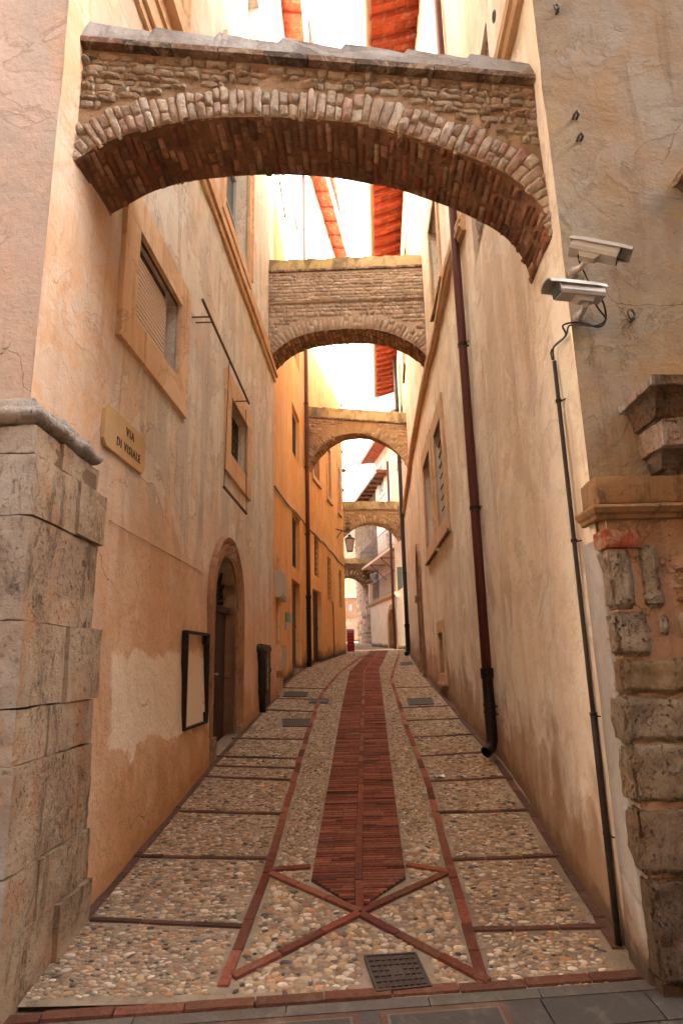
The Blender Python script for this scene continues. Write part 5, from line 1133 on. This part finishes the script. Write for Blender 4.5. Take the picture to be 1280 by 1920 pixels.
cab.tube(pts, .016, 6); cab.tube([(p[0]+.01, p[1], p[2]-.05+.03*math.sin(i*2)) for i, p in enumerate(pts)], .010, 5)
o = cab.build('wall_cable', M_CABLE, None); tag(o, 'twisted black cable sagging along the orange wall to the lantern end', 'cable')
cab = MB(); pts = []
for p in [(621, 1128), (623, 1131), (624, 1160), (625, 1200), (626, 1234)]: h = WL2.S(*p); pts.append(WL2.P(h[0], h[1], .02))
cab.tube(pts, .018, 6); o = cab.build('wall_cable', M_CABLE, None); tag(o, 'dark cable dropping straight from the barred slot to the ground', 'cable')
# lantern on bracket
lc = at(655.5, 1022, 25.2); LT = thing('wall_lantern', tuple(lc), 'black wrought iron lantern on a bracket at the end of the orange house', 'lantern')
wp = at(628, 999, 24.3); m_ = MB(); arm_z = at(655, 998.5, 25.2)[2]
root_ = np.array(WL2.P(WL2.Y(24.4), arm_z, -.02))
m_.tube([root_, (lc[0], lc[1], arm_z)], .022, 8); m_.tube([np.array(WL2.P(WL2.Y(24.4), arm_z-.42, -.02)), root_*.55+np.array([lc[0], lc[1], arm_z])*.45], .016, 6); m_.build('bracket', M_BOOT, LT)
m_ = MB()
for k in range(6):
    a_ = k*math.pi/3; cx_, cy_ = lc[0]-.06+.085*math.cos(a_), lc[1]+.085*math.sin(a_); m_.tube([(cx_, cy_, arm_z+.08), (cx_, cy_, arm_z+.55)], [.012, .004], 5)
m_.tube([(lc[0]-.06, lc[1], arm_z), (lc[0]-.06, lc[1], arm_z+.78)], [.02, .004], 6)
for zz in (.12, .38):
    m_.tube([(lc[0]-.06+.09*math.cos(t), lc[1]+.09*math.sin(t), arm_z+zz) for t in np.linspace(0, 2*math.pi, 13)], .012, 5)
m_.build('spiked_finial', M_BOOT, LT)
zt_ = at(655, 1011, 25.2)[2]; zb_ = at(655, 1034, 25.2)[2]; w1_, w0_ = .21, .12
m_ = MB(); m_.tube([(lc[0], lc[1], arm_z), (lc[0], lc[1], zt_+.1)], .01, 5); m_.tube([(lc[0], lc[1], zt_), (lc[0], lc[1], zt_+.06), (lc[0], lc[1], zt_+.12)], [w1_*1.35, w1_*.8, .05], 4); m_.tube([(lc[0], lc[1], zt_+.12), (lc[0], lc[1], zt_+.18)], [.07, .06], 6); m_.build('lamp_cap', M_BOOT, LT)
m_ = MB()
for k in range(4):
    a_ = k*math.pi/2+math.pi/4; m_.tube([(lc[0]+w1_*1.2*math.cos(a_), lc[1]+w1_*1.2*math.sin(a_), zt_), (lc[0]+w0_*1.2*math.cos(a_), lc[1]+w0_*1.2*math.sin(a_), zb_)], .014, 5)
for zz, ww in ((zt_, w1_), (zb_, w0_)): m_.tube([(lc[0]+ww*1.2*math.cos(k*math.pi/2+math.pi/4), lc[1]+ww*1.2*math.sin(k*math.pi/2+math.pi/4), zz) for k in (0, 1, 2, 3, 4)], .014, 4)
m_.build('lamp_frame', M_BOOT, LT)
m_ = MB(); m_.hexa([(lc[0]+sx*w0_*.8, lc[1]+sy*w0_*.8, zb_+.01) for sx, sy in ((-1, -1), (1, -1), (1, 1), (-1, 1))]+[(lc[0]+sx*w1_*.8, lc[1]+sy*w1_*.8, zt_-.01) for sx, sy in ((-1, -1), (1, -1), (1, 1), (-1, 1))]); m_.build('lamp_glass', M_LAMPG, LT)
# red information totem
b0 = G(657, 1222); rt = thing('information_totem', tuple(b0), 'dark red upright information panel at the far corner of the orange house', 'information sign')
p0, p1 = at(650, 1200, b0[1]), at(664, 1200, b0[1]); ht = at(657, 1180, b0[1])[2]
m_ = MB(); m_.box(p0[0], p1[0], b0[1], b0[1]+.08, b0[2]-.05, ht); m_.build('panel', simple('red_panel', (.22, .012, .02), .45), rt)
m_ = MB()
random.seed(3)
for i, zz in enumerate((.92, .86, .74, .60, .46, .32)):
    x = p0[0]+.03; zq = b0[2]+(ht-b0[2])*zz
    while x < p1[0]-.05:
        l = random.uniform(.01, .035) if i < 2 else .2; l = min(l, p1[0]-.02-x); m_.box(x, x+l, b0[1]-.004, b0[1], zq, zq+(.03 if i < 2 else .006)); x += l+.012
m_.build('printed_lines', simple('sign_white', (.5, .42, .42), .6), rt)

# ------------------------------------------------------------------ things on the right corner
def camera_box(c, yaw, pitch, roll, L_, label, arm_to, nm='security_camera'):
    root = thing(nm, tuple(c), label, 'security camera', 'security cameras on the corner')
    Rm = (Matrix.Rotation(yaw, 3, 'Z') @ Matrix.Rotation(pitch, 3, 'Y') @ Matrix.Rotation(roll, 3, 'X'))
    T_ = lambda x, y, z: tuple(Vector(c)+Rm @ Vector((x, y, z)))
    w, h = .046, .042; m_ = MB(); sec = [(-w*.8, -h), (w*.8, -h), (w, -h*.5), (w, h*.7), (-w, h*.7), (-w, -h*.5)]
    rg = [[T_(x, y, z) for y, z in sec+sec[:1]] for x in (-L_/2, L_/2-.03)]; m_.grid(rg); m_.add([T_(-L_/2, y, z) for y, z in sec], [tuple(range(6))]); m_.add([T_(L_/2-.03, y, z) for y, z in sec], [tuple(range(6))]); m_.build('housing', M_CAM, root)
    m_ = MB(); tp = [(-w*1.25, h*.35), (-w*1.22, h*.9), (-w*.7, h*1.35), (0, h*1.5), (w*.7, h*1.35), (w*1.22, h*.9), (w*1.25, h*.35)]
    rg = []
    for x, k in ((-L_/2-.02, .9), (-L_/2+.05, 1), (L_/2-.03, 1.03), (L_/2+.035, .98)): rg.append([T_(x, y*k, z*k) for y, z in tp])
    m_.grid(rg); rg2 = [[T_(x, y*k*.93, z*k*.9) for y, z in tp] for x, k in ((-L_/2-.02, .9), (-L_/2+.05, 1), (L_/2-.03, 1.03), (L_/2+.035, .98))]; m_.grid(rg2)
    for a_, b_ in zip((rg[0], rg[-1]), (rg2[0], rg2[-1])): m_.grid([a_, b_])
    m_.grid([[r[0] for r in rg], [r[0] for r in rg2]]); m_.grid([[r[-1] for r in rg], [r[-1] for r in rg2]])
    m_.build('sun_shield', M_CAM, root)
    m_ = MB(); m_.hexa([T_(L_/2-.029, -w*.85, -h*.85), T_(L_/2-.022, -w*.85, -h*.85), T_(L_/2-.022, w*.85, -h*.85), T_(L_/2-.029, w*.85, -h*.85), T_(L_/2-.029, -w*.85, h*.6), T_(L_/2-.022, -w*.85, h*.6), T_(L_/2-.022, w*.85, h*.6), T_(L_/2-.029, w*.85, h*.6)]); m_.build('front_glass', M_GLASS, root)
    m_ = MB(); k0 = T_(-L_*.12, 0, -h); k1 = T_(-L_*.12, 0, -h-.035); m_.hexa([T_(-L_*.25, -.02, -h-.03), T_(L_*.02, -.02, -h-.03), T_(L_*.02, .02, -h-.03), T_(-L_*.25, .02, -h-.03), T_(-L_*.3, -.03, -h+.001), T_(L_*.1, -.03, -h+.001), T_(L_*.1, .03, -h+.001), T_(-L_*.3, .03, -h+.001)])
    a = Vector(arm_to); m_.tube([k1, Vector(k1)*.6+a*.4+Vector((0, 0, -.015)), a], [.02, .018, .024], 8); m_.tube([a+Vector((0, -.005, .0)), a+Vector((0, .05, 0))], .035, 12); m_.build('mounting_arm', M_CAM, root)
    return T_
cu = at(1118, 472, 3.30); cl = at(1080, 548, 3.28)
T1 = camera_box(cu, math.radians(-18), math.radians(27), math.radians(-10), .31, 'upper white box security camera on the stuccoed corner, pointing right', (*at(1077, 508, 3.57)[:2], at(1077, 508, 3.57)[2]))
T2 = camera_box(cl, math.radians(194), math.radians(2), math.radians(8), .32, 'lower white box security camera on the stuccoed corner, pointing left', (*at(1086, 592, 3.57)[:2], at(1086, 592, 3.57)[2]))
F_ = lambda px, py, o=.03: at(px, py, 3.6-o)
cab = MB(); 
def sm(pts, n=4):
    P_ = [np.array(p) for p in pts]; o = []
    P_ = [2*P_[0]-P_[1]]+P_+[2*P_[-1]-P_[-2]]
    for i in range(1, len(P_)-2):
        for t in np.linspace(0, 1, n, endpoint=False):
            o.append(.5*((2*P_[i])+(-P_[i-1]+P_[i+1])*t+(2*P_[i-1]-5*P_[i]+4*P_[i+1]-P_[i+2])*t*t+(-P_[i-1]+3*P_[i]-3*P_[i+1]+P_[i+2])*t**3))
    return o+[P_[-2]]
cab.tube(sm([F_(1083, 478, .3), F_(1086, 492, .22), F_(1095, 512, .12), F_(1104, 530, .1), F_(1116, 552, .12)]), .0055, 6)
cab.tube(sm([F_(1122, 553, .22), F_(1131, 570, .12), F_(1135, 592, .05), F_(1131, 608, .03), F_(1118, 613, .02), F_(1096, 606, .02), F_(1072, 605, .02), F_(1054, 611, .03)]+[(1.475-.03, 3.63, at(1045, 625, 3.6)[2]), WR.P(s := WR.Y(3.9), at(1040, 650, 3.9)[2], .03), WR.P(WR.Y(3.93), 4.06, .03)]), .0065, 6)
cab.tube(sm([F_(1110, 560, .22), F_(1122, 580, .1), F_(1134, 596, .04), F_(1128, 606, .03), F_(1112, 611, .025), F_(1090, 609, .03), F_(1066, 611, .03)]+[(1.475-.035, 3.62, at(1046, 628, 3.6)[2]), WR.P(WR.Y(3.9), at(1041, 655, 3.9)[2], .045), WR.P(WR.Y(3.93), 4.06, .04)]), .0055, 6)
o = cab.build('camera_cable', M_CABLE, None, smooth=True); tag(o, 'looping dark cables from the two cameras round the corner', 'cable')
def ring(px, py, r, lb, drop=True):
    p = F_(px, py, .03); root = thing('iron_ring', tuple(p), lb, 'iron ring'); m_ = MB(); m_.tube([(p[0]+r*.75*math.cos(t), p[1]+.012*math.cos(t*1.0)+.01, p[2]+r*math.sin(t)) for t in np.linspace(0, 2*math.pi, 17)], .007, 6); m_.build('ring', M_CAMD, root, smooth=True)
    m_ = MB(); m_.tube([(p[0], 3.62, p[2]-r), (p[0], 3.55, p[2]-r)], .011, 6)
    if drop: m_.tube([(p[0]+.04, 3.57, p[2]-r+.01), (p[0]-.02, 3.56, p[2]-r-.01), (p[0]-.08, 3.56, p[2]-r-.07)], .003, 4)
    m_.build('staple', M_CAMD, root)
ring(1184, 588, .036, 'rusty iron ring with wire ends right of the lower camera'); ring(1044, 12, .03, 'iron ring at the top of the stuccoed corner face', False)
for px, py, lb in ((1078, 218, 'upper iron stub above the security cameras'), (1086, 259, 'lower iron stub above the security cameras')):
    p = F_(px, py, .02); m_ = MB(); m_.tube([(p[0]-.012, 3.62, p[2]-.005), (p[0]-.012, 3.56, p[2]), (p[0]+.0, 3.55, p[2]+.012), (p[0]+.014, 3.56, p[2]), (p[0]+.014, 3.62, p[2]-.004)], .010, 8); o = m_.build('iron_stub', M_CAMD, None); tag(o, lb, 'iron stub')
h = WR.S(936, 30); m_ = MB(); c_ = WR.P(h[0], h[1], .05); m_.tube([(c_[0]+.0, c_[1]+.04*math.cos(t), c_[2]+.05*math.sin(t)) for t in np.linspace(0, 2*math.pi, 13)], .009, 5); o = m_.build('iron_ring', M_CAMD, None); tag(o, 'small ring on the right wall above the string course', 'iron ring')

# ------------------------------------------------------------------ covers and grates on the ground
def plan_lerp(q, u, v): q = [np.array(p[:2]) for p in q]; return q[0]*(1-u)*(1-v)+q[1]*u*(1-v)+q[2]*u*v+q[3]*(1-u)*v
def flat(mb, q, u0, u1, v0, v1, h0, h1, c=None):
    P = [plan_lerp(q, u0, v1), plan_lerp(q, u1, v1), plan_lerp(q, u1, v0), plan_lerp(q, u0, v0)]; mb.hexa([(*p, gz(p[1])+h0) for p in P]+[(*p, gz(p[1])+h1) for p in P], c)
cq = np.mean([p for p in MANH], axis=0); mh = thing('manhole_cover', tuple(cq), 'square black cast iron manhole cover among the pebbles in the foreground', 'manhole cover')
m_ = MB(); flat(m_, MANH, 0, 1, 0, 1, -.03, .014)
m_.build('plate', M_IRON, mh)
m_ = MB()
for a in ((0, 1, 0, .035), (0, 1, .965, 1), (0, .035, .0351, .9649), (.965, 1, .0351, .9649)): flat(m_, MANH, *a, .01, .020)
m_.build('rim', M_IRON, mh)
m_ = MB()
for i in range(8):
    for j in range(6):
        if i in (3, 4) and j in (2, 3): continue
        u, v = .06+i*.112, .07+j*.148; flat(m_, MANH, u, u+.085, v+.085, v+.112, .013, .0205); flat(m_, MANH, u, u+.018, v, v+.0849, .013, .020); flat(m_, MANH, u+.067, u+.085, v, v+.0849, .013, .020)
m_.build('raised_pattern', M_IRON, mh)
m_ = MB(); flat(m_, MANH, .42, .57, .38, .62, .013, .019); flat(m_, MANH, .48, .51, .44, .56, .0185, .0215, None); m_.build('lock_plate', M_IRON, mh)
gl = ['largest slotted drain grate at left below the hatch', 'farthest drain grate at left near the orange house', 'small drain grate on the left brick line', 'slotted drain grate among the pebbles on the right side', 'tiny drain grate at the far right near the drainpipe']
for q, lb in zip(GRATES, gl):
    g = thing('drain_grate', tuple(np.mean(q, axis=0)), lb, 'drain grate', 'drain grates in the lane'); m_ = MB(); flat(m_, q, 0, 1, 0, .08, -.02, .016); flat(m_, q, 0, 1, .92, 1, -.02, .016); flat(m_, q, 0, .04, .0801, .9199, -.02, .016); flat(m_, q, .96, 1, .0801, .9199, -.02, .016); m_.build('grate_frame', M_IRON, g)
    m_ = MB(); flat(m_, q, .03, .97, .07, .93, -.02, .004); m_.build('sump', M_DARK, g)
    m_ = MB()
    for i in range(14): u = .06+i*.064; flat(m_, q, u, u+.034, .075, .925, .0045, .015)
    m_.build('bars', M_IRON, g)
p = G(822, 1459); random.seed(5); m_ = MB()
pts = [[(p[0]-.06+.02*i+random.uniform(-.004, .004), p[1]-.03+.02*j+random.uniform(-.004, .004), p[2]+.014+random.uniform(0, .022)) for j in range(4)] for i in range(7)]
m_.grid(pts, (.5, .48, .42)); o = m_.build('crumpled_wrapper', simple('foil', (.5, .5, .5), .3, .5, .9, 30, .4, (.12, .14, .16)), None); tag(o, 'crumpled silver wrapper lying on a brick line at right', 'litter')

# unseen houses added behind the viewpoint to close the sky off from the corners
FB = thing('unseen_square_house', (0, -7, gz(-5)), 'unseen ochre house added across the square to shade the corner faces', 'building')
Wq = Wall([(-22, -2.4), (22, -2.4)], -1)
mb = wall_mesh(Wq, -.6, 13, [(x, x+1.2, z, z+1.8, .25) for x in np.arange(2, 42, 3.4) for z in (1.6, 5.0, 8.2)], seed=61, amp=.01, cell=.8); M_SQ = plaster('plaster_square', (.60, .48, .36), (.56, .43, .31), (.48, .36, .26), 26, .5, .2); mb.build('wall', M_SQ, FB, hattr=True)
s_ = MB(); s_.box(-22, 22, -12, -2.7, -.6, 12.9); s_.build('body', M_DARK, FB)
s_ = MB(); s_.box(-22.4, 22.4, -12.4, -2.0, 13.0, 13.3); s_.build('roof', M_TILE, FB)
HB = thing('unseen_bend_house', (-2, 36, gz(30)), 'unseen plain house added behind the orange one to block open sky', 'building')  # unseen wall added to hold back the open sky at the bend
Wh = Wall([(-.5, 28.4), (-2.6, 47)], 1); mb = wall_mesh(Wh, 1.5, 9, [], seed=71, cell=.8); mb.build('wall', M_W, HB, hattr=True)

for xx, sd_, lb in ((15, -1, 'unseen ochre house added at the right end of the cross street to block sun'), (-16, 1, 'unseen ochre house added at the left end of the cross street to block sky')):  # unseen end walls added to keep sun and sky off the square
    EB = thing('unseen_end_house', (xx, .5, gz(0)), lb, 'building'); We = Wall([(xx, -2.4), (xx, 3.6)] if sd_ < 0 else [(xx, -2.4), (xx, 3.42)], sd_); mb = wall_mesh(We, -.6, 15, [], seed=81, cell=.8); mb.build('wall', M_SQ, EB, hattr=True)
